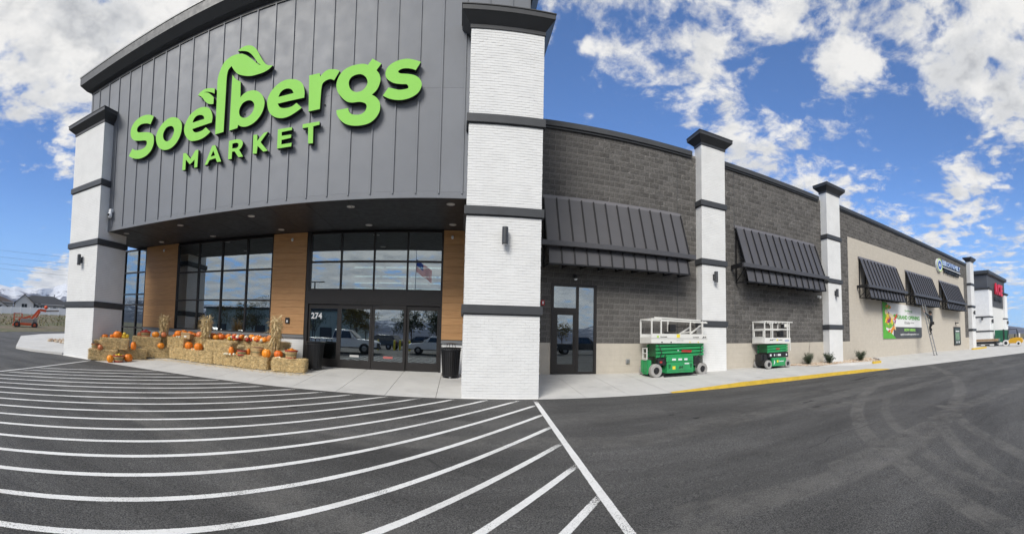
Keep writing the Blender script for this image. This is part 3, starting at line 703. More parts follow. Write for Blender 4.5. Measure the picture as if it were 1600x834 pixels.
MB().box(2.9, 5.0, YW + .3, YW + 3.5, .25, 3.5, skip='f').build('side_lobby', [M_INT], bld)
SIGN = [
  ('S', ['*-10.03 8.87,-10.22 8.98,-10.46 9.05,-10.73 9.06,-10.99 8.98,-11.15 8.83,-11.2 8.63,-11.15 8.44,-10.99 8.28,-10.74 8.19,-10.48 8.13,-10.34 8.07,-10.31 7.97,-10.37 7.87,-10.52 7.83,-10.71 7.84,-10.9 7.89,*-11.05 7.98,*-11.23 7.75,-11.02 7.62,-10.77 7.53,-10.53 7.5,-10.28 7.54,-10.08 7.66,-9.98 7.84,-9.97 8.04,-10.03 8.21,-10.19 8.33,-10.41 8.41,-10.64 8.47,-10.81 8.53,-10.86 8.63,-10.82 8.72,-10.67 8.77,-10.49 8.75,-10.32 8.7,*-10.18 8.63']),
  ('o', ['-9.08 8.55,-8.87 8.43,-8.73 8.25,-8.71 8.03,-8.76 7.84,-8.87 7.67,-9.04 7.54,-9.26 7.49,-9.49 7.53,-9.7 7.66,-9.83 7.87,-9.87 8.1,-9.8 8.28,-9.65 8.44,-9.44 8.55,-9.26 8.58', '-9.2 8.28,-9.09 8.21,-9.04 8.09,-9.07 7.96,-9.14 7.85,-9.25 7.79,-9.35 7.79,-9.46 7.86,-9.53 7.98,-9.53 8.11,-9.47 8.22,-9.36 8.29']),
  ('e', ['*-7.49 7.94,-7.47 8.11,-7.52 8.29,-7.62 8.43,-7.76 8.51,-7.96 8.55,-8.17 8.52,-8.37 8.43,-8.52 8.26,-8.6 8.07,-8.58 7.87,-8.46 7.67,-8.3 7.54,-8.1 7.5,-7.89 7.5,-7.7 7.55,*-7.52 7.65,*-7.71 7.84,-7.82 7.78,-7.95 7.76,-8.11 7.77,-8.21 7.84,*-8.26 7.92', '*-8.26 8.13,-8.23 8.22,-8.14 8.3,-8.02 8.32,-7.89 8.28,-7.81 8.21,*-7.79 8.13']),
  ('leaf', ['*-8.1 8.99,-7.99 9.07,-7.84 9.11,-7.66 9.09,*-7.44 9.02,*-7.44 8.85,-7.53 8.91,-7.68 8.98,-7.79 9.01,*-7.87 9.02,-7.71 8.96,-7.59 8.87,*-7.46 8.74,*-7.46 8.53,-7.57 8.55,-7.69 8.61,-7.79 8.7,-7.89 8.83,-7.98 8.92']),
  ('l', ['*-7.33 7.52,*-7.34 8.67,-7.35 9.07,-7.34 9.31,-7.27 9.53,-7.14 9.74,-6.96 9.84,-6.77 9.87,-6.55 9.84,-6.36 9.75,-6.16 9.58,-6 9.42,-5.89 9.32,*-5.81 9.29,-5.92 9.38,-6.02 9.53,-6.14 9.69,-6.28 9.82,-6.45 9.9,-6.56 9.93,*-6.65 9.96,-6.51 10.02,-6.35 10.03,-6.18 9.98,-6.03 9.86,-5.92 9.69,-5.82 9.51,-5.71 9.34,-5.6 9.23,*-5.42 9.17,-5.54 9.09,-5.72 9.04,-5.92 9.03,-6.13 9.04,-6.37 9.11,-6.6 9.23,-6.74 9.38,*-6.85 9.55,-6.96 9.46,-7 9.31,-7.01 9.11,*-7.01 8.92,*-7.02 7.53']),
  ('b', ['*-6.8 9.26,-6.72 9.15,-6.61 9.04,*-6.49 8.96,*-6.47 8.47,-6.36 8.55,-6.22 8.59,-6.05 8.58,-5.88 8.51,-5.73 8.37,-5.64 8.18,-5.64 8,-5.71 7.81,-5.85 7.65,-6.03 7.55,-6.21 7.52,-6.37 7.55,*-6.5 7.63,*-6.52 7.54,*-6.81 7.52', '-6.11 8.29,-6.02 8.22,-5.97 8.11,-6 7.96,-6.09 7.85,-6.2 7.8,-6.33 7.81,-6.45 7.9,-6.49 8.03,-6.46 8.16,-6.37 8.27,-6.24 8.31']),
  ('e', ['*-4.38 8.01,-4.38 8.18,-4.43 8.38,-4.55 8.52,-4.74 8.61,-4.99 8.64,-5.22 8.57,-5.42 8.41,-5.53 8.21,-5.53 8,-5.45 7.78,-5.28 7.62,-5.06 7.54,-4.84 7.55,-4.63 7.63,*-4.44 7.73,*-4.61 7.9,-4.73 7.83,-4.89 7.81,-5.04 7.83,-5.14 7.89,*-5.2 7.99', '*-5.19 8.18,-5.13 8.3,-5.02 8.37,-4.88 8.37,-4.77 8.31,*-4.71 8.2']),
  ('r', ['*-4.26 8.62,*-3.95 8.63,*-3.93 8.53,-3.85 8.61,-3.73 8.68,-3.59 8.68,-3.47 8.65,*-3.37 8.6,*-3.52 8.36,-3.63 8.41,-3.75 8.39,-3.85 8.32,-3.88 8.18,*-3.89 7.99,*-3.9 7.61,*-4.23 7.59']),
  ('g', ['*-2.59 8.66,*-2.47 8.82,*-2.22 8.66,*-2.35 8.49,-2.27 8.38,-2.23 8.23,-2.26 8.08,-2.33 7.94,*-2.45 7.83,-2.33 7.75,-2.24 7.63,-2.21 7.48,-2.24 7.32,-2.35 7.16,-2.5 7.06,-2.7 7.02,-2.93 7.03,-3.14 7.1,-3.3 7.23,-3.4 7.39,*-3.42 7.51,*-3.09 7.53,-3.06 7.43,-2.98 7.35,-2.85 7.32,-2.72 7.33,-2.62 7.4,-2.58 7.5,-2.6 7.59,-2.68 7.64,-2.8 7.67,-2.98 7.67,-3.14 7.72,-3.3 7.87,-3.41 8.03,-3.45 8.22,-3.4 8.42,-3.27 8.59,-3.08 8.68,-2.85 8.71,-2.69 8.7', '-2.79 8.43,-2.67 8.37,-2.6 8.27,-2.58 8.16,-2.64 8.04,-2.75 7.96,-2.89 7.95,-3.01 8.01,-3.08 8.12,-3.1 8.25,-3.05 8.36,-2.94 8.42']),
  ('s', ['*-1.17 8.64,-1.33 8.7,-1.53 8.74,-1.73 8.72,-1.92 8.65,-2.05 8.54,-2.1 8.41,-2.08 8.27,-1.97 8.16,-1.83 8.09,-1.65 8.06,-1.53 8.05,-1.48 7.99,-1.49 7.94,-1.57 7.92,-1.72 7.91,-1.87 7.95,*-2.01 7.99,*-2.15 7.78,-1.98 7.69,-1.78 7.64,-1.59 7.64,-1.4 7.69,-1.23 7.8,-1.14 7.96,-1.14 8.09,-1.21 8.21,-1.34 8.29,-1.52 8.33,-1.69 8.35,-1.76 8.39,-1.74 8.44,-1.64 8.48,-1.5 8.48,-1.37 8.45,*-1.3 8.42']),
  ('M', ['*-8.58 7.19,*-8.47 7.18,*-8.27 6.94,*-8.07 7.18,*-7.96 7.17,*-7.97 6.61,*-8.09 6.61,*-8.09 6.88,*-8.28 6.76,*-8.46 6.96,*-8.46 6.62,*-8.59 6.63']),
  ('A', ['*-7.68 6.61,*-7.42 7.18,*-7.31 7.18,*-7.05 6.61,*-7.2 6.62,*-7.27 6.76,*-7.5 6.74,*-7.57 6.62', '*-7.46 6.84,*-7.37 7.02,*-7.29 6.85']),
  ('R', ['*-6.8 7.2,*-6.52 7.2,-6.36 7.14,-6.3 7.03,-6.34 6.92,*-6.42 6.85,*-6.27 6.62,*-6.43 6.63,*-6.58 6.84,*-6.67 6.84,*-6.67 6.62,*-6.8 6.63', '*-6.67 7.09,-6.54 7.09,-6.46 7.05,-6.45 6.99,-6.5 6.93,*-6.67 6.94']),
  ('K', ['*-5.95 7.21,*-5.82 7.2,*-5.81 7.01,*-5.6 7.21,*-5.47 7.22,*-5.7 6.95,*-5.45 6.66,*-5.59 6.65,*-5.79 6.86,*-5.81 6.63,*-5.94 6.65']),
  ('E', ['*-5.15 7.23,*-4.71 7.22,*-4.71 7.14,*-5.03 7.13,*-5.02 7.02,*-4.72 7.01,*-4.73 6.92,*-5.02 6.9,*-5.02 6.77,*-4.7 6.77,*-4.71 6.67,*-5.15 6.67']),
  ('T', ['*-4.39 7.25,*-3.89 7.26,*-3.89 7.17,*-4.07 7.15,*-4.06 6.67,*-4.2 6.68,*-4.22 7.14,*-4.39 7.14']),
]
# ------------------------------------------------------------------ signs
def letter_objs(parent):
    for nm, cs in SIGN:
        me = curve_mesh(cs, .13); two_tone(me, M_SIGNG, M_SIGNB); shift(me, 0, 10.28, 0)
        o = link('leaf' if nm == 'leaf' else 'letter', me, parent)
    mb = MB()
    for nm, cs in SIGN:
        xs = [float(t.strip('*').split()[0]) for t in cs[0].split(',')]; zs = [float(t.split()[1]) for t in cs[0].split(',')]
        mb.tube(((min(xs) + max(xs)) / 2, 10.40, (min(zs) * .8 + max(zs) * .2)), ((min(xs) + max(xs)) / 2, 10.45, (min(zs) * .8 + max(zs) * .2)), .02, 6)
    mb.build('stand_offs', [M_BLACK], parent)['kind'] = 'stuff'
sg = empty('store_sign', (-6.2, 10.4, 7.0), 'huge green channel-letter sign with sprouting leaf on the grey metal facade', 'sign'); letter_objs(sg)
M_WTXT = pm('white_lettering', (.8, .8, .8), .5, var=.03)
nm_ = lettering('door_number', '274', -5.13, -4.72, 1.99, 2.21, YW + .036, M_WTXT, None, .004, .025)
tag(nm_, 'white street number on the glass left of the sliding doors', 'number')
M_BLUE = pm('sign_blue', (.045, .12, .42), .4, var=.04); M_LIME = pm('sign_lime', (.42, .62, .10), .4, var=.04); M_LBLUE = pm('sign_pale_blue', (.50, .62, .80), .4, var=.04); M_OFFW = pm('sign_white', (.78, .80, .82), .4, var=.03)
ps = empty('pharmacy_sign', (35, YW, 7.2), 'white round logo with blue, white and black pharmacy lettering high on the wall', 'sign')
def disc(parent, x, z, r0, r1, y0, y1, mat, name):
    b = MB(); b.lathe([(max(r0, .001), 0), (max(r0, .001), y1 - y0), (r1, y1 - y0), (r1, 0), (max(r0, .001), 0)], (0, 0, 0), 28)
    b.v = [(x + p[0], y1 - p[2], z + p[1]) for p in b.v]; return b.build(name, [mat], parent)
disc(ps, 32.75, 7.79, 0, .58, YW - .20, YW - .02, M_OFFW, 'logo_disc'); disc(ps, 32.75, 7.79, .515, .578, YW - .22, YW - .205, M_LIME, 'logo_ring'); disc(ps, 32.75, 7.79, .16, .38, YW - .22, YW - .205, M_BLUE, 'logo_ring')
for nm, s, x0, x1, z0, z1, mt in (('lettering', 'BIRCH FAMILY', 33.5, 38.2, 7.90, 8.36, M_LBLUE), ('lettering', 'PHARMACY', 33.9, 37.9, 7.26, 7.60, M_BLACK)):
    spell(s, x0, x1, z0, z1, .10, YW - .16, mt, M_BLUE if mt is M_LBLUE else M_BLACK, ps, .03)
MB().box(33.45, 38.25, YW - .14, YW - .03, 7.72, 7.78).build('underline', [M_OFFW], ps); MB().box(33.42, 38.28, YW - .12, YW - .025, 7.665, 7.835).build('underline', [M_BLACK], ps)
# banner
bn = empty('banner', (25.9, YW, 1.5), 'white and grey grand opening banner with printed vegetables on the beige wall', 'banner')
BX0, BX1, BZ0, BZ1, BY = 22.95, 28.9, 1.5, 3.92, YW - .035
M_BW = pm('banner_white', (.78, .78, .77), .55, var=.02, vscale=1.5); M_BG = pm('banner_grey', (.075, .08, .085), .55, var=.04); M_BGR = pm('banner_green', (.10, .40, .045), .5, var=.12, vscale=2)
def sheet(name, poly, y, mat, parent, th=.004):
    b = MB(); b.prism(poly, y - th, y, 'y'); return b.build(name, [mat], parent)
sheet('canvas', [(BX0, BZ0), (BX1 - .15, BZ0), (BX1, BZ0 + .12), (BX1, BZ1 - .05), (BX0, BZ1)], BY, M_BW, bn, .012)
sheet('grey_field', [(BX0 + 1.4, BZ0), (BX1 - .15, BZ0), (BX1, BZ0 + .12), (BX1, BZ0 + .80), (BX0 + 1.4, BZ0 + .80)], BY - .013, M_BG, bn)
sheet('green_field', [(BX0, BZ0), (BX0 + 1.75, BZ0), (BX0 + 1.15, BZ0 + .35), (BX0 + .42, BZ0 + .6), (BX0 + .30, BZ0 + 1.6), (BX0 + .65, BZ1 - .04), (BX0, BZ1)], BY - .018, M_BGR, bn)
vr = random.Random(11); vcol = [pm('veg_%s' % n, c, .5, var=.2, vscale=8) for n, c in (('red', (.62, .05, .03)), ('orange', (.75, .28, .03)), ('yellow', (.78, .60, .05)), ('green', (.16, .42, .05)), ('purple', (.22, .04, .14)), ('pale', (.75, .62, .40)))]
for i in range(34):
    cx, cz = BX0 + .95 + vr.gauss(0, .33), BZ0 + 1.15 + vr.gauss(0, .52); cx = min(max(cx, BX0 + .3), BX0 + 1.75); cz = min(max(cz, BZ0 + .3), BZ1 - .3); a = vr.uniform(0, 3.1); L, w = vr.uniform(.16, .42), vr.uniform(.07, .17)
    sheet('printed_vegetable', [(cx + L * math.cos(t) * math.cos(a) - w * math.sin(t) * math.sin(a), cz + L * math.cos(t) * math.sin(a) + w * math.sin(t) * math.cos(a)) for t in [k * math.pi / 6 for k in range(12)]], BY - .023 - i * .0004, vcol[i % 6], bn, .003)
M_TGR = pm('text_green', (.08, .34, .04), .5, var=.03); M_TGY = pm('text_grey', (.12, .12, .12), .5)
for s, x0, x1, z0, z1, mt, bo in (('GRAND OPENING', 24.95, 28.55, 2.84, 3.14, M_TGR, .035), ('October', 26.0, 26.95, 2.52, 2.72, M_TGY, .0), ('22nd 7am', 27.05, 27.55, 2.58, 2.68, M_TGY, 0), ('NOW HIRING', 25.95, 27.75, 2.0, 2.2, M_SIGNG, .04), ('apply at soelbergsmarket.com', 25.35, 28.35, 1.68, 1.86, M_BW, .01), ('Soelbergs', 26.1, 27.3, 3.36, 3.56, M_TGR, .0), ('MARKET', 26.5, 27.0, 3.27, 3.33, M_TGY, .0)):
    lettering('lettering', s, x0, x1, z0, z1, BY - .018, mt, bn, .003, bo)
# framed poster case at the end of the beige panel
pc = empty('poster_case', (36.9, YW, .75), 'narrow black framed poster case on the beige wall below the last awning', 'poster')
MB().box(36.0, 37.75, YW - .09, YW - .01, .72, 2.44).build('case', [M_BLACK], pc); MB().box(36.12, 37.63, YW - .096, YW - .091, .84, 2.32).build('poster', [pm('poster_dark', (.05, .07, .06), .4, var=.6, vscale=3)], pc)
MB().box(36.35, 37.35, YW - .101, YW - .097, 1.98, 2.08).build('poster_title', [M_BW], pc); MB().box(36.3, 37.4, YW - .101, YW - .097, 1.2, 1.9).build('poster_picture', [pm('poster_green', (.16, .27, .17), .4, var=.5, vscale=5)], pc)
for x in (36.5, 37.1): MB().box(x, x + .22, YW - .101, YW - .097, .9, 1.08).build('poster_text', [M_OFFW], pc)
# ------------------------------------------------------------------ awnings
M_FLASH2 = pm('awning_bar', (.082, .081, .088), .4, metal=.1, var=.06)
M_FLASH = pm('awning_flashing', (.155, .150, .160), .4, metal=.1, var=.06)
def awning(x0, x1, n, label):
    t = empty('awning', ((x0 + x1) / 2, YW, 4.0), label, 'awning', 'metal awnings along the wall')
    W0, ZTOP, YB, ZBAR = YW - .03, 6.45, 12.80, 4.62
    f = MB(); f.box(x0 - .03, x1 + .03, W0 - .04, W0 + .03, ZTOP - .10, ZTOP + .03); f.frust((x0 - .03, x1 + .03, W0 - .10, W0 - .04), ZTOP - .14, (x0 - .03, x1 + .03, W0 - .045, W0 - .04), ZTOP + .02); f.build('top_flashing', [M_FLASH], t)
    MB().box(x0 - .22, x1 + .22, YB - .15, YB + .03, ZBAR - .085, ZBAR + .085).build('front_bar', [M_FLASH2], t, bevel=.008)
    pw = (x1 - x0) / n
    def slope(a, b, p, q, nm):
        (ya, za), (yb, zb) = p, q; d = Vector((0, yb - ya, zb - za)); nrm = Vector((0, d.z, -d.y)).normalized()
        if nrm.y > 0: nrm = -nrm
        v = [(a, ya, za), (b, ya, za), (b, yb, zb), (a, yb, zb)]; k = nrm * .012
        mb = MB(); mb.add(v + [tuple(Vector(p_) - k) for p_ in v], [(0, 1, 2, 3), (7, 6, 5, 4), (0, 4, 5, 1), (1, 5, 6, 2), (2, 6, 7, 3), (3, 7, 4, 0)])
        o = mb.build(nm, [M_AWN], t)
        s = MB(); h = nrm * .05; w = .018
        v = [(b - w, ya, za), (b + w, ya, za), (b + w, yb, zb), (b - w, yb, zb)]; s.add(v + [tuple(Vector(p_) + h) for p_ in v], [(4, 5, 6, 7), (0, 1, 5, 4), (1, 2, 6, 5), (2, 3, 7, 6), (3, 0, 4, 7)])
        s.build('seam', [M_AWNF], o)
    for i in range(n): slope(x0 + i * pw + .004, x0 + (i + 1) * pw - .004, (W0 - .09, ZTOP - .10), (YB + .0, ZBAR + .086), 'upper_panel')
    for i in range(n): slope(x0 + .06 + i * (pw - .12 / n) + .004, x0 + .06 + (i + 1) * (pw - .12 / n) - .004, (YB + .05, ZBAR - .088), (YB - .10, ZBAR - .66), 'lower_panel')
    MB().bar((x0, W0 - .09, ZTOP - .10), (x0, YB + .02, ZBAR + .09), .03, .05).build('edge_rib', [M_AWNF], t)
    MB().bar((x0 + .03, YB - .105, ZBAR - .68), (x1 - .03, YB - .105, ZBAR - .68), .05, .05).build('lower_bar', [M_AWNF], t)
    nb = max(4, int((x1 - x0) / .62))
    for i in range(nb + 1):
        x = x0 + .05 + (x1 - x0 - .1) * i / nb; b = MB()
        b.bar((x, W0 - .02, ZTOP - .25), (x, W0 - .02, ZBAR - .66), .05, .05, up=(1, 0, 0)); b.bar((x, W0 - .02, ZBAR), (x, YB + .06, ZBAR), .04, .05); b.bar((x, W0 - .02, ZBAR - .64), (x, YB - .06, ZBAR - .68), .04, .05)
        b.bar((x, W0 - .02, ZBAR - .6), (x, YB + .06, ZBAR - .06), .04, .04); b.build('bracket', [M_AWNF], t)
    for s in (-1, 1):
        x = x0 - .2 if s < 0 else x1 + .2
        MB().bar((x, W0, ZBAR), (x, YB - .04, ZBAR), .05, .18).build('end_arm', [M_AWNF], t)
awning(2.78, 8.12, 12, 'long charcoal metal awning above the glass side door')
awning(10.9, 16.1, 12, 'charcoal metal awning above the small green lift, between two white pillars')
awning(20.3, 24.85, 11, 'first of three charcoal awnings on the beige wall, over the banner')
awning(26.4, 31.0, 11, 'middle of three charcoal awnings on the beige wall, above the ladder')
awning(32.75, 37.5, 11, 'last of three charcoal awnings on the beige wall, under the round logo')
# ------------------------------------------------------------------ wall lamps and small fittings
M_LAMP = pm('lamp_housing', (.065, .068, .072), .4, metal=.3, var=.08)
def wall_lamp(x, y, z, label):
    t = empty('wall_lamp', (x, y, z), label, 'lamp', 'cylinder lamps on the white pillars')
    MB().lathe([(.001, -.215), (.072, -.215), (.076, -.20), (.076, .20), (.072, .215), (.001, .215)], (x, y - .15, z), 20).build('housing', [M_LAMP], t)
    MB().box(x - .045, x + .045, y - .10, y - .02, z - .06, z + .06).box(x - .06, x + .06, y - .03, y - .01, z - .12, z + .12).build('bracket', [M_LAMP], t)
    MB().lathe([(.001, -.2165), (.055, -.2165)], (x, y - .15, z), 16).build('lens', [M_OFFW], t, fixn=False)
wall_lamp(1.08, 9.98, 3.99, 'dark cylinder lamp on the tall white pillar nearest the camera')
wall_lamp(-13.36, 9.98, 3.97, 'dark cylinder lamp on the leftmost white pillar')
wall_lamp(9.5, 13.128, 4.03, 'dark cylinder lamp on the slim pillar behind the large green lift')
wall_lamp(17.38, 13.128, 3.98, 'dark cylinder lamp on the slim pillar by the gravel bed')
wall_lamp(41.1, 13.128, 3.98, 'dark cylinder lamp on the last slim pillar before the red sign')
def dome_cam(name, x, y, z, label, cat='camera', body=None):
    t = empty(name, (x, y, z), label, cat); body = body or M_OFFW
    MB().box(x - .05, x + .05, y - .06, y, z - .02, z + .10).tube((x, y - .05, z + .06), (x, y - .16, z + .04), .03, 10).build('bracket', [body], t)
    MB().lathe([(.001, -.085), (.04, -.07), (.06, -.03), (.065, 0), (.065, .05), (.001, .055)], (x, y - .16, z), 16).build('dome', [body], t, smooth=True); return t
dome_cam('security_camera', 16.42, YW - .01, 3.72, 'small white camera on the block wall under the second awning')
cm = empty('security_camera', (-12.17, 10.44, 5.72), 'white and black camera on the metal facade beside the left pillar', 'camera')
MB().box(-12.24, -12.10, 10.30, 10.45, 5.80, 5.93).build('mount', [M_OFFW], cm, bevel=.015); MB().lathe([(.001, -.14), (.07, -.10), (.085, 0), (.075, .09), (.001, .11)], (-12.17, 10.33, 5.70), 16).build('dome', [M_OFFW], cm, smooth=True); MB().lathe([(.001, -.05), (.045, -.03), (.045, .03), (.001, .05)], (-12.17, 10.25, 5.70), 12).build('lens', [M_BLACK], cm, smooth=True)
dl = dome_cam('door_lamp', 3.93, YW - .01, 3.66, 'small black and white lamp above the glass side door', 'lamp', M_BLACK); MB().lathe([(.001, -.10), (.045, -.085), (.062, -.05), (.063, -.04)], (3.93, YW - .17, 3.645), 14).build('diffuser', [M_OFFW], dl, smooth=True)
fa = empty('fire_alarm', (2.81, YW, 2.74), 'red fire alarm strobe on the dark wall beside the near pillar', 'alarm')
MB().box(2.75, 2.87, YW - .09, YW - .005, 2.66, 2.83).build('housing', [pm('alarm_red', (.45, .02, .025), .4)], fa, bevel=.01); MB().box(2.785, 2.835, YW - .115, YW - .09, 2.70, 2.79).build('strobe', [M_OFFW], fa)
ob = empty('outlet_box', (5.95, YW, .76), 'grey weatherproof outlet box low on the beige wall', 'outlet'); MB().box(5.88, 6.02, YW - .06, YW - .006, .68, .84).build('cover', [pm('galvanised', (.45, .45, .45), .4, metal=.6)], ob, bevel=.01); MB().box(5.90, 6.0, YW - .075, YW - .06, .70, .80).build('lid', [M_COPE], ob)
cr = empty('card_reader', (-6.01, YW - .03, 1.9), 'black entry panel on the wooden cladding beside the doors', 'entry panel'); MB().box(-6.09, -5.93, YW - .075, YW - .035, 1.79, 2.0).build('plate', [M_BLACK], cr); MB().box(-6.04, -5.98, YW - .082, YW - .075, 1.83, 1.91).build('screen', [M_OFFW], cr)
for x, lb in ((-12.05, 'small white sensor on the left wooden cladding'), (-5.95, 'small white sensor at the top of the middle wooden cladding'), (-.28, 'small white sensor on the wooden cladding right of the doors')):
    s = empty('motion_sensor', (x, YW - .03, 4.8), lb, 'sensor'); MB().lathe([(.001, -.06), (.03, -.05), (.045, 0), (.04, .04), (.001, .05)], (x, YW - .08, 4.83), 12).build('head', [M_OFFW], s, smooth=True); MB().box(x - .02, x + .02, YW - .08, YW - .034, 4.86, 4.89).build('base', [M_OFFW], s)
cl = empty('wall_light', (36.6, YW, 2.75), 'small black light above the poster case', 'lamp'); MB().box(36.5, 36.75, YW - .3, YW - .02, 2.78, 2.86).box(36.6, 36.66, YW - .05, YW - .005, 2.68, 2.9).build('shade', [M_BLACK], cl); MB().box(36.53, 36.72, YW - .27, YW - .05, 2.772, 2.779).build('lens', [M_OFFW], cl)
# ------------------------------------------------------------------ scissor lifts
M_LGRN = pm('lift_green', (.026, .31, .10), .45, var=.14, vscale=4, dirt=.22); M_LWHT = pm('lift_white', (.74, .73, .69), .5, var=.05, vscale=3, dirt=.10); M_TYRE = pm('grey_tyre', (.34, .33, .315), .85, var=.2, vscale=5, dirt=.3)
M_DKGRN = pm('lift_dark_green', (.012, .12, .04), .5, var=.15); M_MACH = pm('machinery_black', (.018, .018, .02), .5, var=.3, vscale=8); M_REDD = pm('red_decal', (.42, .035, .03), .5); M_YDEC = pm('yellow_decal', (.80, .66, .05), .5); M_STEEL = pm('bare_steel', (.34, .34, .34), .4, metal=.6, var=.15)
def wheel(t, x, y, z, r, w, name='wheel', tyre=None, hub=None):
    b = MB(); b.lathe([(r * .52, -w / 2), (r * .9, -w / 2), (r, -w * .36), (r, w * .36), (r * .9, w / 2), (r * .52, w / 2), (r * .52, -w / 2)], (0, 0, 0), 24)
    b.v = [(x + p[0], y + p[2], z + p[1]) for p in b.v]; o = b.build(name, [tyre or M_TYRE], t, world=False, smooth=False)
    h = MB(); h.lathe([(.001, -w * .40), (r * .18, -w * .44), (r * .22, -w * .36), (r * .5, -w * .30), (r * .53, -w * .12), (r * .53, w * .3), (.001, w * .3)], (0, 0, 0), 16)
    h.v = [(x + p[0], y + p[2], z + p[1]) for p in h.v]; h.build('hub', [hub or M_MACH], o)
    return o
def part(mb, name, mat, t, bevel=0, smooth=False): return mb.build(name, [mat] if not isinstance(mat, list) else mat, t, world=False, bevel=bevel, smooth=smooth)
def ptext(s, x0, x1, z0, z1, y, mat, t, bold=.02, shear=0.0):
    me = shift(text_mesh(s, x0, x1, z0, z1, .003, bold, shear), 0, y - .003, 0); me.materials.clear(); me.materials.append(mat); o = link('lettering', me, t, world=False); o['kind'] = 'stuff'; return o
def lift_big(loc, rz):
    t = empty('scissor_lift', loc, 'large green and white scissor lift with broad grey wheels beside the slim pillar', 'scissor lift', 'scissor lifts', rz)
    L, W = 2.45, .84
    for x in (.22, 2.22):
        for y in (.10, W - .10): wheel(t, x, y, .235, .235, .20)
    part(MB().box(.05, 2.4, .22, W - .22, .16, .34).box(-.02, .1, .15, W - .15, .18, .60), 'chassis', M_LGRN, t, .012)
    part(MB().box(.64, 1.78, .0, .24, .14, .72).box(.72, 1.70, -.015, .0, .22, .50), 'side_tray', M_LGRN, t, .02)
    part(MB().box(.60, 1.74, -.022, .0, .54, .68), 'tray_lid', M_LGRN, t, .01)
    part(MB().box(.64, 1.78, W - .2, W, .14, .72), 'side_tray', M_LGRN, t, .02)
    for x0, x1 in ((.84, 1.0), (1.1, 1.26), (1.36, 1.5)): part(MB().box(x0, x1, -.028, -.0225, .58, .645), 'warning_label', M_OFFW, t)
    ptext('JLG', 1.12, 1.32, .28, .38, -.016, M_MACH, t, .05, .25); part(MB().box(1.38, 1.58, -.019, -.0155, .44, .48), 'warning_label', M_OFFW, t); part(MB().box(.86, .98, -.019, -.0155, .27, .38), 'warning_label', M_YDEC, t)
    part(MB().box(.30, .64, .03, .24, .42, .66), 'hydraulic_box', M_MACH, t, .01); part(MB().box(.36, .46, .024, .03, .50, .56), 'gauge', M_REDD, t)
    part(MB().box(1.86, 2.1, .06, .3, .42, .70).tube((1.98, .08, .30), (2.16, .1, .62), .035, 8), 'hydraulic_box', M_MACH, t)
    # folded scissor arms
    part(MB().box(.30, 2.30, .16, W - .16, .72, 1.16), 'scissor_core', M_DKGRN, t)
    for i in range(4):
        z = .70 + i * .122
        a = MB(); a.bar((.26, .12, z + .025), (2.34, .12, z + .085), .05, .085); part(a, 'scissor_arm', M_LGRN, t, .006)
        a = MB(); a.bar((.26, W - .12, z + .025), (2.34, W - .12, z + .085), .05, .085); part(a, 'scissor_arm', M_LGRN, t, .006)
    for x in (.30, 1.30, 2.30):
        for z in (.76, .88, 1.0, 1.12): part(MB().tube((x, .085, z), (x, .10, z), .022, 10), 'pin', M_LGRN, t)
    part(MB().prism([(1.30, .87), (1.74, .85), (1.78, .93), (1.34, .945)], .078, .083, 'y'), 'red_badge', M_REDD, t)
    part(MB().box(1.14, 1.2, .079, .084, .91, .94), 'small_label', M_OFFW, t)
    # platform
    part(MB().box(.02, L, .02, .06, 1.18, 1.51).box(.02, L, W - .06, W - .02, 1.18, 1.51).box(.02, .06, .062, W - .062, 1.18, 1.40).box(L - .04, L, .062, W - .062, 1.18, 1.51).box(.062, L - .042, .062, W - .062, 1.18, 1.22), 'platform', M_LWHT, t, .006)
    part(MB().box(.02, L, .012, .02, 1.345, 1.352), 'platform_seam', M_COPE, t)
    ptext('Sunbelt', .38, .66, 1.385, 1.425, .019, M_MACH, t, .03); part(MB().box(.24, .32, .014, .019, 1.375, 1.44), 'logo', M_LIME, t); part(MB().box(1.06, 1.20, .012, .019, 1.38, 1.50), 'safety_plate', M_YDEC, t)
    ptext('2646ES', 1.78, 2.06, 1.375, 1.415, .019, M_MACH, t, .02); ptext('JLG', 2.22, 2.40, 1.36, 1.43, .019, M_MACH, t, .06, .25); ptext('500 LBS', 1.06, 1.36, 1.27, 1.29, .019, M_STEEL, t, .01)
    r = .022; TOPZ = 2.02
    for x, y, z in ((.04, .04, TOPZ), (.04, W - .04, TOPZ), (.42, .04, TOPZ), (2.24, .04, TOPZ - .02), (2.24, W - .04, TOPZ), (2.42, .3, TOPZ - .05), (1.2, W - .04, TOPZ)): part(MB().box(x - r, x + r, y - r, y + r, 1.49, z), 'rail_post', M_LWHT, t)
    for a, b in (((.04, W - .04, TOPZ), (2.40, W - .04, TOPZ - .01)), ((.42, .04, TOPZ - .03), (2.46, .04, TOPZ - .08)), ((.04, .04, TOPZ), (.04, W - .04, TOPZ)), ((.02, .04, TOPZ + .0), (.42, .04, TOPZ)), ((2.42, .06, TOPZ - .05), (2.40, W - .04, TOPZ - .03)), ((.2, .12, TOPZ + .05), (2.3, .24, TOPZ + .01)), ((1.30, W - .06, TOPZ), (1.72, .06, TOPZ - .05))):
        part(MB().bar(a, b, .045, .045), 'guard_rail', M_LWHT, t)
    part(MB().bar((1.52, .5, 1.53), (1.98, .42, 1.80), .06, .05).bar((1.86, .3, 1.53), (2.30, .24, 1.84), .06, .05).bar((1.6, .45, 1.57), (2.0, .27, 1.62), .05, .04), 'folded_rail', M_LWHT, t)
    part(MB().box(1.18, 1.45, .62, .76, 1.62, 1.88), 'control_box', M_MACH, t, .015); part(MB().box(.85, 1.0, .4, .55, 1.5, 1.6), 'cable_coil', M_MACH, t, .02)
